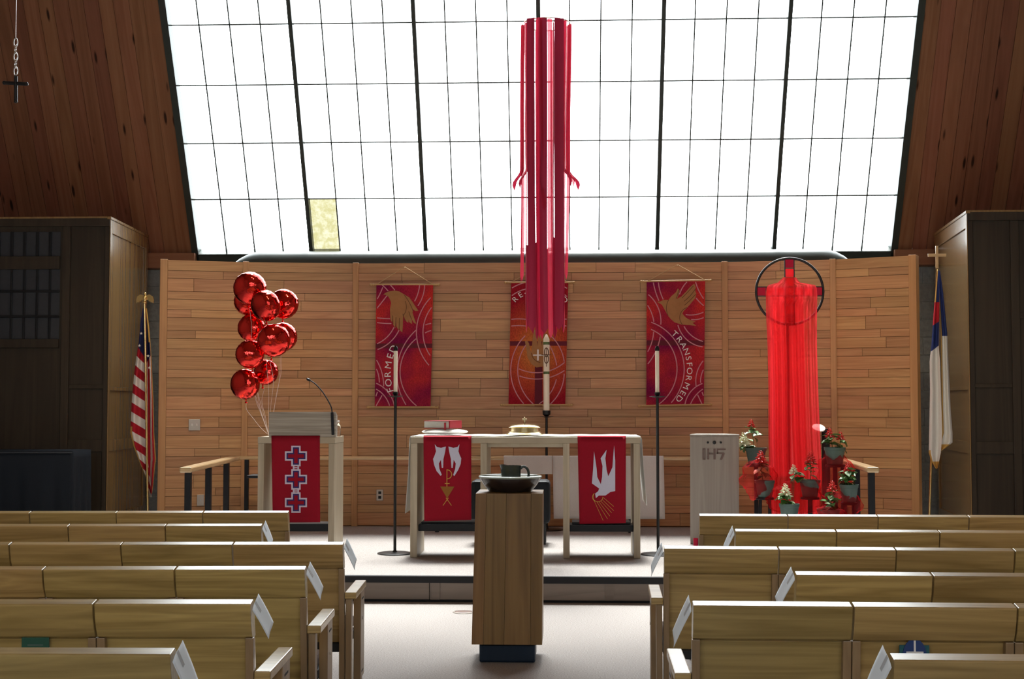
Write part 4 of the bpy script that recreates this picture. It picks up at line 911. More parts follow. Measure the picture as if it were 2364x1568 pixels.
# ================================================================== PLINTH WITH IHS
PYY = 12.45
c0 = Zp(1598, 1256, PZ); PYY = c0.y
q0, q1 = A(1593, 1003, PYY), A(1706, 1003, PYY); zt = q0.z
t = thing('wooden_plinth', 'grey wooden plinth marked IHS with three studs, right of altar', 'plinth', ((q0.x+q1.x)/2, PYY+0.2, PZ))
bx0, bx1 = A(1593, 1180, PYY).x, A(1706, 1180, PYY).x
build('body', MB().hexa([(bx0, PYY, PZ+.001), (bx1, PYY, PZ+.001), (bx1-0.10, PYY+0.36, PZ+.001), (bx0+0.10, PYY+0.36, PZ+.001), (q0.x, PYY, zt-0.02), (q1.x, PYY, zt-0.02), (q1.x-0.10, PYY+0.36, zt-0.02), (q0.x+0.10, PYY+0.36, zt-0.02)]), 'plinth_wood', t, bevel=0.003)
build('top_board', MB().prism([(q0.x-0.004, PYY-0.004, zt-0.019), (q1.x+0.004, PYY-0.004, zt-0.019), (q1.x-0.09, PYY+0.37, zt-0.019), (q0.x+0.09, PYY+0.37, zt-0.019)], (0, 0, 0.019)), 'plinth_wood', t, bevel=0.003)
for px, rr in ((1634, 0.010), (1649, 0.016), (1664, 0.010)):
    p = A(px, 1022, PYY-0.001)
    build('stud', MB().tube([p, p+Vector((0, -0.006, 0)), p+Vector((0, -0.009, 0))], [rr, rr, rr*0.6], 14), 'black_metal', t, smooth=40)
IP = lambda x, y: A(1560 + x/2.412, 570 + y/2.412, PYY-0.002)
def glyph(bars, extra=None):
    mb = MB()
    for x0, y0, x1, y1 in bars: mb.prism([IP(x0, y0), IP(x1, y0), IP(x1, y1), IP(x0, y1)], (0, -0.004, 0))
    if extra: mb.prism([IP(*e) for e in extra], (0, -0.004, 0))
    build('letter', mb, 'cushion_taupe', t)
glyph([(149, 1122, 156, 1186), (155, 1122, 161, 1128), (155, 1180, 161, 1186), (160, 1122, 166, 1186)])
glyph([(176, 1124, 186, 1184), (210, 1124, 222, 1184), (185, 1150, 211, 1157)])
glyph([(228, 1124, 278, 1132), (228, 1131, 236, 1151), (228, 1146, 270, 1154)], [(260, 1152), (274, 1150), (258, 1186), (246, 1186)])
p = Vector((A(1606, 1250, PYY-0.35).x, PYY-0.35, PZ+0.001)); p.z = PZ+.001
t = thing('red_votive', 'small red glass votive half hidden by the right front pew', 'votive', p)
build('glass', MB().lathe([(0.018, 0), (0.020, 0.01), (0.022, 0.085), (0.019, 0.085), (0.018, 0.012), (0, 0.010)], p, 20), 'red_glass_dark', t, smooth=40)
build('wax', MB().lathe([(0.017, 0.012), (0.0175, 0.04), (0, 0.04)], p, 16), 'candle_wax', t, smooth=40)

# ================================================================== PROCESSIONAL CROSS WITH RED SHEER CLOTH
GY = 12.75
gc = A(1823, 673, GY); gr = 76.5*GY/F
gfoot = Vector((A(1822, 1100, GY).x, GY, PZ))
t = thing('ringed_cross', 'black ringed standing cross with red glass squares, draped in red', 'cross', gfoot)
build('ring', MB().tube([(gc.x+gr*math.cos(R(6*i)), GY, gc.z+gr*math.sin(R(6*i))) for i in range(61)], 0.012, 8, caps=False), 'black_metal', t, smooth=60)
build('pole', MB().tube([(gfoot.x, GY+0.01, PZ+0.02), (gfoot.x, GY+0.01, gc.z-gr)], 0.014, 12), 'black_metal', t, smooth=60)
build('base', MB().lathe([(0.17, PZ+.001), (0.17, PZ+.012), (0.03, PZ+.02), (0.02, PZ+.05)], (gfoot.x, GY+0.01, 0), 28), 'black_metal', t, smooth=40)
hw = 9.6*GY/F
for dx, dz0, dz1, hor in [(0, -gr, gr, 0), (-gr, 0, 0, 1)]:
    mb = MB()
    for s in (-1, 1):
        if not hor: mb.box(gc.x+s*(hw+.004)-.004, gc.x+s*(hw+.004)+.004, GY-.008, GY+.008, gc.z-gr, gc.z+gr)
        else: mb.box(gc.x-gr, gc.x+gr, GY-.0085, GY+.0085, gc.z+s*(hw+.004)-.004, gc.z+s*(hw+.004)+.004)
    build('leading', mb, 'black_metal', t)
step = 21.4*GY/F
for k in range(-4, 5):
    for hor in (0, 1):
        if hor and k == 0: continue
        if abs(k) > 3: continue
        x, z = (gc.x+k*step, gc.z) if hor else (gc.x, gc.z+k*step)
        mb = MB().box(x-hw+.001, x+hw-.001, GY-.004, GY+.004, z-hw+.001, z+hw-.001)
        build('glass_square', mb, 'red_glass_dark' if abs(k) == 3 else 'red_glass', t)
        bb = MB()
        if hor: bb.box(x-step/2-.003, x-step/2+.003, GY-.0075, GY+.0075, z-hw, z+hw)
        else: bb.box(x-hw, x+hw, GY-.0075, GY+.0075, z-step/2-.003, z-step/2+.003)
        build('lead_bar', bb, 'black_metal', t)
# sheer cloth
DR = [(640,1809,1837),(645,1803,1841),(652,1797,1846),(657,1776,1880),(661,1770,1885),(680,1768,1887),(740,1769,1886),(800,1772,1886),(900,1774,1889),(1000,1774,1893),(1060,1775,1896),(1100,1777,1898),(1150,1776,1895),(1188,1776,1892)]
def dcloth(side):
    def fn(u, v):
        y = 640 + (1188-640)*v; l, r_ = lerp_rows(DR, y); mid = (l+r_)/2 + (0 if y < 700 else -6)
        g = max(0, (y-880)/300)*4
        x = l+(mid-g-l)*u if side < 0 else mid+g+(r_-mid-g)*u
        amp = 0.034*min(1, v*6); Y = GY-0.060 - amp*math.sin(u*15+v*1.5+side) - 0.4*amp*math.sin(u*43+2*side) - 0.03*min(1, v*3)
        if v < 0.06: Y = GY-0.02-(GY-0.02-Y)*(v/0.06)
        return A(x, y, Y)
    return fn
t = thing('red_sheer_drape', 'long sheer red cloth hanging from the ringed cross', 'drape', (gfoot.x, GY-0.06, PZ))
build('left_fall', MB().grid(dcloth(-1), 60, 90), 'sheer_red', t, smooth=80); build('right_fall', MB().grid(dcloth(1), 60, 90), 'sheer_red', t, smooth=80)
build('back_fall', MB().grid(lambda u, v: A(1778+(76+8*v)*u, 662+(1100-662)*v, GY+0.05+0.018*math.sin(u*17+2)), 40, 30), 'sheer_red', t, smooth=80)
# black cylinder stand behind the drape; white disc paints the light on its top
sy = 13.05; c = A(1906, 990, sy)
t = thing('cylinder_stand', 'black cylindrical stand, its lit top painted as a tilted white disc', 'stand', (c.x, sy, PZ))
build('column', MB().lathe([(0.038, PZ+.001), (0.038, c.z), (0, c.z)], (c.x, sy, 0), 20), 'black_paint', t, smooth=40)
dc = A(1890, 988, sy-0.02); dm = MB().lathe([(0.062, -0.006), (0.062, 0.004), (0.058, 0.006), (0, 0.006)], (0, 0, 0), 28); mt = Matrix.Translation(dc) @ Euler((R(32), R(6), 0)).to_matrix().to_4x4()
dm.v = [mt @ v for v in dm.v]; build('disc', dm, 'white_print', t, smooth=40)

# ================================================================== POTTED SALVIAS ON STANDS
lf = MB()
for (a, b) in ((-1, 0), (0, 1)): pass
pts = [(0, 0), (0.018, 0.20), (0.024, 0.45), (0.016, 0.75), (0, 1.0)]
lv = []; lfaces = []
for i, (w, s) in enumerate(pts): lv += [(-w, s*0.07, 0.010*math.sin(s*3)+0.006), (0, s*0.07, 0.010*math.sin(s*3)), (w, s*0.07, 0.010*math.sin(s*3)+0.006)]
for i in range(4): lfaces += [(i*3, i*3+1, i*3+4, i*3+3), (i*3+1, i*3+2, i*3+5, i*3+4)]
LM = bpy.data.meshes.new('leaf'); LM.from_pydata(lv, [], lfaces); LM.materials.append(M['leaf_green']); LM.update()
for p in LM.polygons: p.use_smooth = True
def spike(p, h, r, n, mat, parent, lean):
    mb = MB()
    for i in range(n):
        f = i/n; a = i*2.4; rr = r*(1-f*0.75); z = h*f
        d = Vector((math.cos(a), math.sin(a), 0.35-0.5*(1-f))).normalized(); b = p + Vector((lean*f*h, 0, z)); e = b + d*rr*1.5
        s1 = d.orthogonal().normalized()*rr*0.32; s2 = d.cross(s1).normalized()*rr*0.32; m = b.lerp(e, 0.55)
        mb.add([b, m+s1, m+s2, m-s1, m-s2, e], [(0,1,2),(0,2,3),(0,3,4),(0,4,1),(5,2,1),(5,3,2),(5,4,3),(5,1,4)])
    return build('flower', mb, mat, parent)
def plant(label, px0, px1, y_rim, Y, blooms, nleaf, pot_h=0.15, seed=0):
    rnd = random.Random(seed)
    a, b = A(px0, y_rim, Y), A(px1, y_rim, Y); r = (b.x-a.x)/2; zr = a.z; cx = (a.x+b.x)/2; c = (cx, Y, 0)
    t = thing('potted_salvia', label, 'plant', (cx, Y, zr-pot_h), group='potted salvias round the cross')
    build('pot', MB().lathe([(r*0.66, zr-pot_h), (r*0.70, zr-pot_h+0.004), (r*0.92, zr-0.028), (r*0.97, zr-0.026), (r, zr), (r*0.93, zr), (r*0.88, zr-0.03), (r*0.86, zr-0.035)], c, 28), 'pot_green', t, smooth=35)
    build('soil', MB().lathe([(r*0.87, zr-0.03), (r*0.5, zr-0.022), (0, zr-0.02)], c, 20), 'soil', t, smooth=60)
    for (bx, by, col, hh) in blooms:
        tip = A(bx, by, Y); basep = Vector((cx+(tip.x-cx)*0.35, Y+rnd.uniform(-.02, .02), zr-0.03)); hgt = hh*Y/F
        bot = tip - Vector((0, 0, hgt))
        build('stem', MB().tube([basep, basep.lerp(bot, 0.5)+Vector((rnd.uniform(-.012, .012), 0, 0.01)), bot, tip-Vector((0, 0, hgt*.3))], [0.0035, 0.003, 0.0025, 0.002], 5), 'stem_green', t, smooth=60)
        spike(bot, hgt, hgt*0.48, 26, 'petal_red' if col == 'r' else 'petal_white', t, 0)
        for k in range(int(nleaf*1.7)):
            f = rnd.uniform(0.30, 1.0); o = bpy.data.objects.new('leaf', LM); COL.objects.link(o); o.parent = t
            pos = basep.lerp(bot, f) - Vector((cx, Y, zr-pot_h)); az = rnd.uniform(0, 2*math.pi); sc_ = rnd.uniform(0.85, 1.45)
            o.location = pos; o.rotation_euler = Euler((rnd.uniform(-0.7, 0.25), rnd.uniform(-.4, .4), az)); o.scale = (sc_,)*3
    return (cx, Y, zr-pot_h, r)
def stand(pos, label, kind):
    cx, Y, z, r = pos; zt = z-0.001
    t = thing('plant_stand', label, 'stand', (cx, Y, PZ), group='black plant stands round the cross')
    build('top', MB().lathe([(r*0.85, zt-0.020), (r*0.9, zt-0.016), (r*0.9, zt-0.004), (r*0.86, zt), (0, zt)], (cx, Y, 0), 24), 'black_paint', t, smooth=40)
    if kind == 'post':
        build('post', MB().box(cx-0.018, cx+0.018, Y-0.018, Y+0.018, PZ+0.02, zt-0.019), 'black_paint', t)
        build('foot', MB().box(cx-0.10, cx+0.10, Y-0.018, Y+0.018, PZ+.001, PZ+0.022), 'black_paint', t); build('foot', MB().box(cx-0.018, cx+0.018, Y-0.10, Y+0.10, PZ+.001, PZ+0.02), 'black_paint', t)
    else:
        for k in range(4):
            a = R(45+90*k); d = Vector((math.cos(a), math.sin(a), 0)); build('leg', MB().tube([Vector((cx, Y, zt-0.015))+d*r*0.62, Vector((cx, Y, PZ+.001))+d*r*0.80], 0.009, 8), 'black_paint', t, smooth=60)
        build('brace', MB().tube([Vector((cx, Y, PZ+(zt-PZ)*0.45))+Vector((math.cos(R(15*k)), math.sin(R(15*k)), 0))*r*0.72 for k in range(25)], 0.005, 6, caps=False), 'black_paint', t, smooth=60)
PL = [('potted salvia with white and red spikes, highest at left beside the plinth', 1720, 1770, 1034, 12.75, [(1734, 968, 'r', 17), (1717, 999, 'w', 30), (1722, 1010, 'w', 18)], 6, 'post'),
      ('potted salvia with one red spike on the left stool', 1742, 1789, 1109, 12.25, [(1756, 1040, 'r', 26)], 9, 'legs'),
      ('potted salvia with two red spikes, highest at right', 1902, 1952, 1033, 12.05, [(1915, 988, 'r', 20), (1940, 996, 'r', 18)], 7, 'post'),
      ('potted salvia with red and white spikes in the middle of the group', 1845, 1894, 1108, 12.15, [(1871, 1043, 'r', 26), (1832, 1073, 'w', 20)], 7, 'post'),
      ('potted salvia with one red spike beside the right rail post', 1938, 1982, 1119, 11.72, [(1957, 1068, 'r', 18), (1950, 1085, 'r', 10)], 10, 'legs'),
      ('potted salvia with one white spike, low at the left', 1798, 1846, 1163, 11.75, [(1813, 1117, 'w', 26)], 11, 'legs'),
      ('potted salvia with one red spike, low at the right', 1886, 1940, 1176, 11.65, [(1921, 1110, 'r', 24)], 11, 'legs')]
SL = ['black post stand under the highest left salvia', 'black four-legged stool under the left salvia', 'black post stand under the highest right salvia', 'black post stand under the middle salvia', 'black four-legged stool under the salvia by rail', 'black low stool under the white salvia', 'black low stool under the lowest red salvia']
for i, p in enumerate(PL):
    pos = plant(*p[:7], seed=i+3); stand(pos, SL[i], p[7])
def tulle(label, x0, x1, y0, y1, Y, dep, seed, lob=3):
    c = A((x0+x1)/2, (y0+y1)/2, Y); rx = (x1-x0)/2*Y/F; rz = (y1-y0)/2*Y/F
    def fn(u, v):
        a = math.pi*(1.05*u-0.025)+math.pi; th = math.pi*(0.06+0.88*v)
        d = Vector((math.cos(a)*math.sin(th), math.sin(a)*math.sin(th), math.cos(th)))
        n = noise.noise(d*2.2+Vector((seed*3.1, 0, 0)))*0.30 + noise.noise(d*6+Vector((seed, 5, 0)))*0.13
        return c + Vector((d.x*rx*(1+n), d.y*dep*(1+n), d.z*rz*(1+n*0.7)))
    o = build('tulle_wrap', MB().grid(fn, 40, 28), 'tulle_red', smooth=80); tag(o, label, 'fabric', 'red tulle round the salvias')
tulle('red tulle netting puffed round the left pots', 1710, 1790, 1060, 1150, 12.3, 0.15, 1)
tulle('red tulle netting bunched below the middle pot', 1776, 1900, 1112, 1186, 12.15, 0.14, 2)
tulle('red tulle netting wrapped under the highest right pot', 1888, 1966, 1044, 1150, 12.05, 0.12, 3)
tulle('red tulle netting bunched at the right rail post', 1916, 1988, 1136, 1192, 11.75, 0.12, 4)
tulle('red tulle netting covering the lowest right pot', 1876, 1950, 1168, 1200, 11.65, 0.12, 5)

# ================================================================== FLAGS
def eagle(p, t):
    mb = MB().ellipsoid(p+Vector((0, 0, .02)), (0.022, 0.020, 0.034), 12, 8).ellipsoid(p+Vector((0.004, -0.006, .066)), (0.014, 0.014, 0.016), 10, 6)
    mb.tube([p+Vector((0.012, -0.012, .064)), p+Vector((0.028, -0.014, .058))], [0.006, 0.001], 6)
    for s in (-1, 1):
        w = [(0.012, 0.050), (0.045, 0.062), (0.078, 0.042), (0.088, 0.005), (0.084, -0.028), (0.070, -0.012), (0.062, -0.022), (0.052, -0.004), (0.044, -0.012), (0.034, 0.006), (0.016, 0.008)]
        mb.prism([p+Vector((s*x, 0.004, z)) for x, z in w], (0, 0.012, 0))
    build('eagle_finial', mb, 'brass', t, smooth=40)
    build('finial_base', MB().ellipsoid(p+Vector((0, 0, -.020)), (0.020, 0.020, 0.014), 14, 8).tube([p+Vector((0, 0, -.05)), p+Vector((0, 0, -.015))], 0.012, 10), 'brass', t, smooth=50)
UY = 13.45
tp = A(334, 702, UY); ft = Vector((A(342, 1180, UY).x, UY, PZ))
t = thing('flag_on_pole', 'furled American flag on a brass pole with eagle finial, left of screen', 'flag', ft)
build('pole', MB().tube([ft+Vector((0, 0, .02)), tp], 0.0115, 10), 'brass', t, smooth=60)
build('base', MB().lathe([(0.15, 0), (0.15, .012), (0.05, .03), (0.022, .09), (0.013, .10)], ft, 28), 'brass', t, smooth=40)
eagle(tp+Vector((0, 0, 0.035)), t)
UL = [(712,329,335),(740,325,336),(790,320,337),(830,314,338),(870,309,338),(930,304,339),(975,302,340),(1000,301,338),(1030,308,340),(1070,323,342),(1100,336,346),(1148,346,350)]
UR = [(712,334,339),(760,336,345),(800,338,348),(850,338,351),(920,339,354),(1000,340,356),(1060,341,360),(1085,342,357),(1120,344,354),(1140,346,351)]
def us_idx(left):
    def f(u, v):
        y = (712 + (1148-712)*v) if left else (712+(1140-712)*v)
        l, r_ = lerp_rows(UL if left else UR, y)
        edge = (u < 0.10 and y > 985) if left else (u > 0.88)
        if edge: return 3
        if left:
            if y < 800 + u*30: return 2 if u < .8 or y > 745 else 1
            return int(((y-800) + u*(-22))/21.5 + 20) % 2
        if y < 838 - u*20: return 2 if y > 790 else 3 if u > .5 else 2
        return 1 if (u*2.1 + (y-838)*0.002) % 1.2 < 0.5 else 0
    return f
for nm, rows, y1, lft, dy in (('cloth_front_fold', UL, 1148, True, 0.060), ('cloth_back_fold', UR, 1140, False, 0.075)):
    fn = lambda u, v, rows=rows, y1=y1, dy=dy, lft=lft: (lambda y: (lambda lr: A(lr[0]+(lr[1]-lr[0])*u, y, UY+dy-0.012-0.028*math.sin(u*8.5+(0 if lft else 2))*min(1, v*4)))(lerp_rows(rows, y)))(712+(y1-712)*v)
    build(nm, MB().grid(fn, 80, 420, us_idx(lft)), ['flag_red', 'flag_white', 'flag_blue', 'flag_gold'], t, smooth=80)
for sx, sy_ in ((322, 798), (326, 770), (345, 849), (342, 822)):
    p = A(sx, sy_, UY+0.015); build('star', MB().prism([p+Vector((math.cos(R(90+36*i))*(0.017 if i % 2 == 0 else 0.007), 0, math.sin(R(90+36*i))*(0.017 if i % 2 == 0 else 0.007))) for i in range(10)], (0, -0.001, 0)), 'flag_white', t)
CY_ = 13.30
tp = A(2164, 622, CY_); ft = Vector((A(2146, 1180, CY_).x, CY_, PZ)); ft = tp + (A(2146, 1180, CY_)-tp)*((PZ-tp.z)/(A(2146, 1180, CY_).z-tp.z))
t = thing('flag_on_pole', 'white Christian flag with blue canton on a leaning pole, right of screen', 'flag', ft)
build('pole', MB().tube([ft+(tp-ft)*0.01, tp], 0.012, 10), 'brass', t, smooth=60)
build('base', MB().lathe([(0.15, 0), (0.15, .012), (0.05, .03), (0.022, .09), (0.013, .10)], ft, 28), 'brass', t, smooth=40)
P = lambda x, y: A(x, y, CY_)
a = P(2163, 620)
build('cross_finial', MB().box(P(2160, 600).x, P(2166, 600).x, CY_-.008, CY_+.008, a.z, P(2163, 568).z).box(P(2142, 590).x, P(2184, 590).x, CY_-.0085, CY_+.0085, P(2163, 593).z, P(2163, 586).z), 'rail_wood', t, bevel=0.002)
CL = [(625,2164,2169),(690,2158,2169),(740,2154,2168),(800,2150,2167),(835,2146,2170),(900,2147,2172),(1000,2145,2175),(1045,2144,2172),(1065,2150,2168),(1082,2160,2164)]
CR = [(625,2167,2170),(680,2168,2178),(770,2172,2187),(850,2173,2190),(950,2174,2195),(1000,2175,2199),(1022,2168,2199),(1034,2167,2184),(1042,2166,2172)]
def c_idx(left):
    def f(u, v):
        y = 625+(1082-625)*v if left else 625+(1042-625)*v
        if left:
            if (u < 0.16 and y > 1040) or y > 1066: return 3
            if y < 698: return 2 if u > .3 else 3
            if 698 <= y < 752-u*10: return 1
            if y < 812-u*14: return 2
            return 0
        if (u < 0.16 and y > 650) or y > 1026: return 3
        if y < 776: return 2
        return 0
    return f
for nm, rows, y1, lft, dy in (('cloth_front_fold', CL, 1082, True, -0.035), ('cloth_back_fold', CR, 1042, False, 0.0)):
    fn = lambda u, v, rows=rows, y1=y1, dy=dy, lft=lft: (lambda y: (lambda lr: A(lr[0]+(lr[1]-lr[0])*u, y, CY_+dy-0.014-0.024*math.sin(u*7.5+(0 if lft else 2))*min(1, v*4)))(lerp_rows(rows, y)))(625+(y1-625)*v)
    build(nm, MB().grid(fn, 80, 420, c_idx(lft)), ['christian_white', 'christian_red', 'christian_blue', 'flag_gold'], t, smooth=80)

# ================================================================== BALLOONS
tie = Vector((lx0+0.04, LY+0.24, lzt+0.01))
BL = [(577, 666, 39, 11.78, 'topmost round red foil balloon of the bunch'), (572, 696, 33, 11.98, 'red foil balloon half hidden under the topmost one'), (613, 706, 37, 11.62, 'red foil balloon in front, just below the topmost at right'), (655, 702, 35, 11.90, 'red foil balloon furthest right in the upper bunch'),
      (581, 757, 33, 11.98, 'dark red foil balloon at left in the middle of bunch'), (632, 786, 39, 11.64, 'large red foil balloon at right in the middle of bunch'), (653, 778, 34, 11.94, 'red foil balloon tucked behind the right middle one'), (577, 818, 34, 11.66, 'red foil balloon at left below the middle of bunch'), (614, 860, 30, 11.86, 'red foil balloon low at right, half behind others'), (566, 887, 36, 11.72, 'lowest red foil balloon of the bunch')]
for i, (px, py, rp, Y, lab) in enumerate(BL):
    c = A(px, py, Y); r = rp*Y/F; rnd = random.Random(i)
    t = thing('foil_balloon', lab, 'balloon', c, group='red foil balloons over the lectern')
    rot = Euler((rnd.uniform(-.25, .35), rnd.uniform(-.25, .25), rnd.uniform(-.6, .6))).to_matrix()
    mb = MB()
    def fn(u, v):
        a = 2*math.pi*u; rr = math.sin(math.pi*v/1.0); s = math.cos(math.pi*v)
        rim = rr**6; wr = 1 - 0.022*rim*abs(math.sin(a*11+i+1.3*math.sin(a*2+i))) ; d = 0.74*s*(abs(s)**-0.25 if abs(s) > 1e-4 else 0)
        d += 0.03*rr*rr*math.sin(a*11+i+1.3*math.sin(a*2+i))*(1-abs(s))*(0.6+0.4*math.sin(a+i))
        return c + rot @ Vector((r*rr*wr*math.cos(a), -r*d, r*rr*wr*math.sin(a)))
    build('foil', mb.grid(fn, 104, 30), 'foil_red', t, smooth=80)
    nk = c + rot @ Vector((0, 0, -r*0.97)); 
    build('neck', MB().tube([nk, nk+Vector((0, 0, -0.02)), nk+Vector((0, 0, -0.035))], [0.008, 0.005, 0.014], 8), 'foil_red', t, smooth=60)
    kn = nk+Vector((0, 0, -0.02)); path = [kn.lerp(tie, f) + Vector((0.015*math.sin(f*9+i)*(1-f), 0.01*math.sin(f*7+i)*(1-f), 0)) + Vector(((kn.x-tie.x)*0.25*math.sin(f*math.pi), 0, 0)) for f in [k/14 for k in range(15)]]
    build('string', MB().tube(path, 0.0016, 4), 'balloon_string', t)

# ================================================================== PEWS
SEG = 0.485
PEWS = {}
def pew(label, end, ang, side, nseg, paper, plabel, plabel_i, arm=True):
    """end: aisle-end top point of the back. local x runs outwards from the aisle, y towards the altar"""
    end = end - Vector((0, 0.048, 0))
    t = thing('pew', label, 'pew', (end.x, end.y, 0), ang, group='oak pews')
    s = side
    def b(nm, x0, x1, y0, y1, z0, z1, m, bev=0.003): return build(nm, MB().box(min(s*x0, s*x1), max(s*x0, s*x1), y0, y1, z0, z1), m, t, local=True, bevel=bev)
    prof = [(0.003, 0.842), (0.048, 0.850), (0.060, 0.846), (0.075, 0.790), (0.092, 0.732), (0.060, 0.728), (0.036, 0.738), (0.020, 0.765), (0.008, 0.800), (0.0, 0.838)]
    for k in range(nseg):
        g = 0.0022 if k % 3 else 0.0035
        x0, x1 = k*SEG+g, (k+1)*SEG-g
        tone = random.random()
        mb = MB().prism([(s*x0, y, z) for y, z in prof], (s*(x1-x0), 0, 0))
        build('top_rail', mb, 'pew_oak', t, local=True, bevel=0.0025).color = (tone, tone, tone, 1)
        q = [(0.062, 0.727), (0.082, 0.727), (0.150, 0.40), (0.130, 0.40)]
        build('back_panel', MB().prism([(s*(x0), y, z) for y, z in q], (s*(x1-x0), 0, 0)), 'pew_oak', t, local=True).color = (tone, tone, tone, 1)
        b('seat_cushion', x0+0.004, x1-0.004, 0.150, 0.555, 0.405, 0.455, 'cushion_taupe', 0.015)
        b('seat_board', x0, x1, 0.10, 0.54, 0.36, 0.399, 'seat_black', 0.004)
        for xa in ((0.0, SEG-0.026) if k else (0.0, SEG-0.026)):
            pw = [(0.036, 0.733), (0.0615, 0.733), (0.125, 0.40), (0.125, 0.0), (0.075, 0.0), (0.075, 0.40)]
            xa_ = k*SEG + xa + (0.001 if xa == 0 else -0.001)
            if k*SEG+xa == 0 or xa > 0 or k: build('post', MB().prism([(s*xa_, y, z) for y, z in pw], (s*0.025, 0, 0)), 'pew_post', t, local=True, bevel=0.002)
    if arm:
        b('arm_rest', -0.052, -0.001, 0.045, 0.47, 0.600, 0.630, 'pew_oak', 0.004).color = (0.6, 0.6, 0.6, 1)
        sp = b('arm_support', -0.046, -0.012, 0.30, 0.45, 0.20, 0.599, 'pew_post', 0.004)
        for z in (0.56, 0.23): b_ = build('groove', MB().box(min(s*-0.0468, s*-0.0455), max(s*-0.0468, s*-0.0455), 0.34, 0.41, z-0.004, z+0.004), 'seat_black', sp, local=True)
        build('screw_cap', MB().tube([(s*-0.0455, 0.375, 0.47), (s*-0.049, 0.375, 0.47)], 0.008, 10), 'steel_plate', sp, local=True, smooth=40)
        b('arm_leg', -0.042, -0.016, 0.33, 0.41, 0.001, 0.199, 'pew_post', 0.003)
        b('rear_leg', -0.030, -0.004, 0.06, 0.12, 0.001, 0.599, 'pew_post', 0.003)
    PEWS[(side < 0, int(plabel_i))] = t
    if paper:
        rnd = random.Random(plabel); k = rnd.uniform(0.9, 1.15); o1 = rnd.uniform(-0.012, 0.008)
        W = Matrix.Translation((end.x, end.y, 0)) @ Matrix.Rotation(ang, 4, 'Z')
        c = [Vector((-0.004, -0.004, 0.825)), Vector((-0.003, 0.088, 0.862)), Vector((-0.044*k+o1, 0.100, 0.862-0.098*k)), Vector((-0.048*k+o1, 0.008, 0.825-0.098*k))]
        fn = lambda u, v: (c[0]*(1-u)+c[1]*u)*(1-v)+(c[3]*(1-u)+c[2]*u)*v + Vector((-0.0015*math.sin(v*3.1)+0.0015*math.sin(u*5), 0, 0))
        mb = MB().grid(lambda u, v: W @ (lambda p: Vector((s*p.x, p.y, p.z)))(fn(u, v)), 8, 10)
        p0 = W @ Vector((s*-0.004, 0.04, 0.82))
        pt = thing('paper_sign', plabel, 'paper', p0, group='white papers taped to pew ends')
        build('sheet', mb, 'white_paper', pt, smooth=60, solid=0.001)
        build('tape', MB().grid(lambda u, v: W @ (lambda p: Vector((s*(p.x-0.0012), p.y, p.z)))(fn(0.42+0.14*u, 0.0+0.34*v)), 2, 4), 'tape', pt, solid=0.0004)
LR = [((670,1179), 3.6), ((609,1209), 3.4), ((797,1251), 2.6), ((711,1307), 2.8), ((589,1384), 2.3), ((409,1496), 1.5)]
RRW = [((1612,1186), -1.45), ((1694,1221), -1.4), ((1530,1260), -1.6), ((1832,1319), -1.2), ((1595,1387), -0.8), ((2050,1508), -0.7)]
ORD = ['first', 'second', 'third', 'fourth', 'fifth', 'sixth']
for i in range(6):
    (p, a) = LR[i]
    pew(f'{ORD[i]} oak pew from the front, left of the aisle' + (', without paper on its end' if i == 0 else ''), Zp(*p, 0.85), R(a), -1, 6 if i < 2 else 7, i > 0, f'white paper taped to the end of the {ORD[i]} left pew', i)
    (p, a) = RRW[i]
    pew(f'{ORD[i]} oak pew from the front, right of the aisle' + (', without paper on its end' if i == 0 else ''), Zp(*p, 0.85), R(a), 1, 7, i > 0, f'white paper taped to the end of the {ORD[i]} right pew', i)
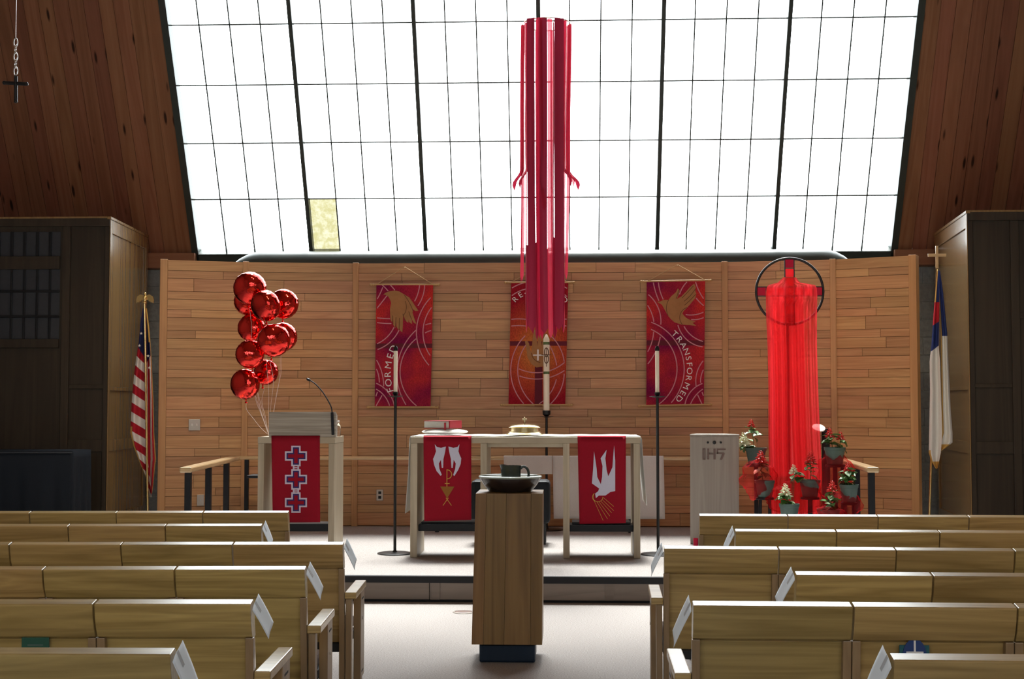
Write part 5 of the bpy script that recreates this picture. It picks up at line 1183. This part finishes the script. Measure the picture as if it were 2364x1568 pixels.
# book and card standing against the pew backs
def rack_item(px0, px1, y0, row, left, name, label, cat, parts):
    (p, a) = (LR if left else RRW)[row]; e = Zp(*p, 0.85); Y = e.y - 0.030
    pw_ = PEWS[(left, row)]; c_ = A((px0+px1)/2, y0, Y); hz = 0.171 if left else 0.151
    inv_ = wmat(pw_).inverted() @ c_; zl_ = c_.z - hz
    build('book_rack', MB().box(inv_.x-0.2, inv_.x+0.2, -0.004+0.002, 0.108, zl_-0.012, zl_), 'pew_post', pw_, local=True, bevel=0.002)
    parts(A((px0+px1)/2, y0, Y), (px1-px0)*Y/F, Y, name, label, cat, R(a))
def green_book(c, w, Y, name, label, cat, a):
    t = thing(name, label, cat, (c.x, Y+0.02, c.z-0.17), a)
    build('cover', MB().box(-w/2, w/2, -0.016, -0.012, 0, 0.17).box(-w/2, w/2, 0.012, 0.016, 0, 0.17), 'green_cover', t, local=True, bevel=0.001)
    build('pages', MB().box(-w/2+.003, w/2-.003, -0.0115, 0.0115, 0.003, 0.166), 'book_pages', t, local=True)
    build('title_line', MB().box(-w*.28, w*.28, -0.0168, -0.0161, 0.14, 0.144).box(-w*.22, w*.22, -0.0168, -0.0161, 0.128, 0.131), 'pot_green', t, local=True)
rack_item(48, 112, 1469, 4, True, 'hymnal', 'dark green book in the rack of the fifth left pew', 'book', green_book)
def blue(c, w, Y, name, label, cat, a):
    t = thing(name, label, cat, (c.x, Y+0.016, c.z-0.15), a)
    build('teal_back', MB().box(-w*.52, w*.52, 0.001, 0.005, 0, 0.13), 'teal_card', t, local=True)
    pts = [(-w*.42, 0)] + [(w*.42*math.cos(R(180-15*k)), 0.098+0.052*math.sin(R(15*k))) for k in range(13)] + [(w*.42, 0)]
    build('blue_face', MB().prism([(x, 0.0, z) for x, z in pts], (0, -0.003, 0)), 'blue_card', t, local=True)
    build('cross_mark', MB().box(-0.003, 0.003, -0.0045, -0.0035, 0.02, 0.145).box(-w*.3, w*.3, -0.0046, -0.0035, 0.107, 0.112), 'white_print', t, local=True)
rack_item(2082, 2146, 1477, 4, False, 'pew_card', 'rounded blue card with a white cross in the fifth right pew', 'card', blue)
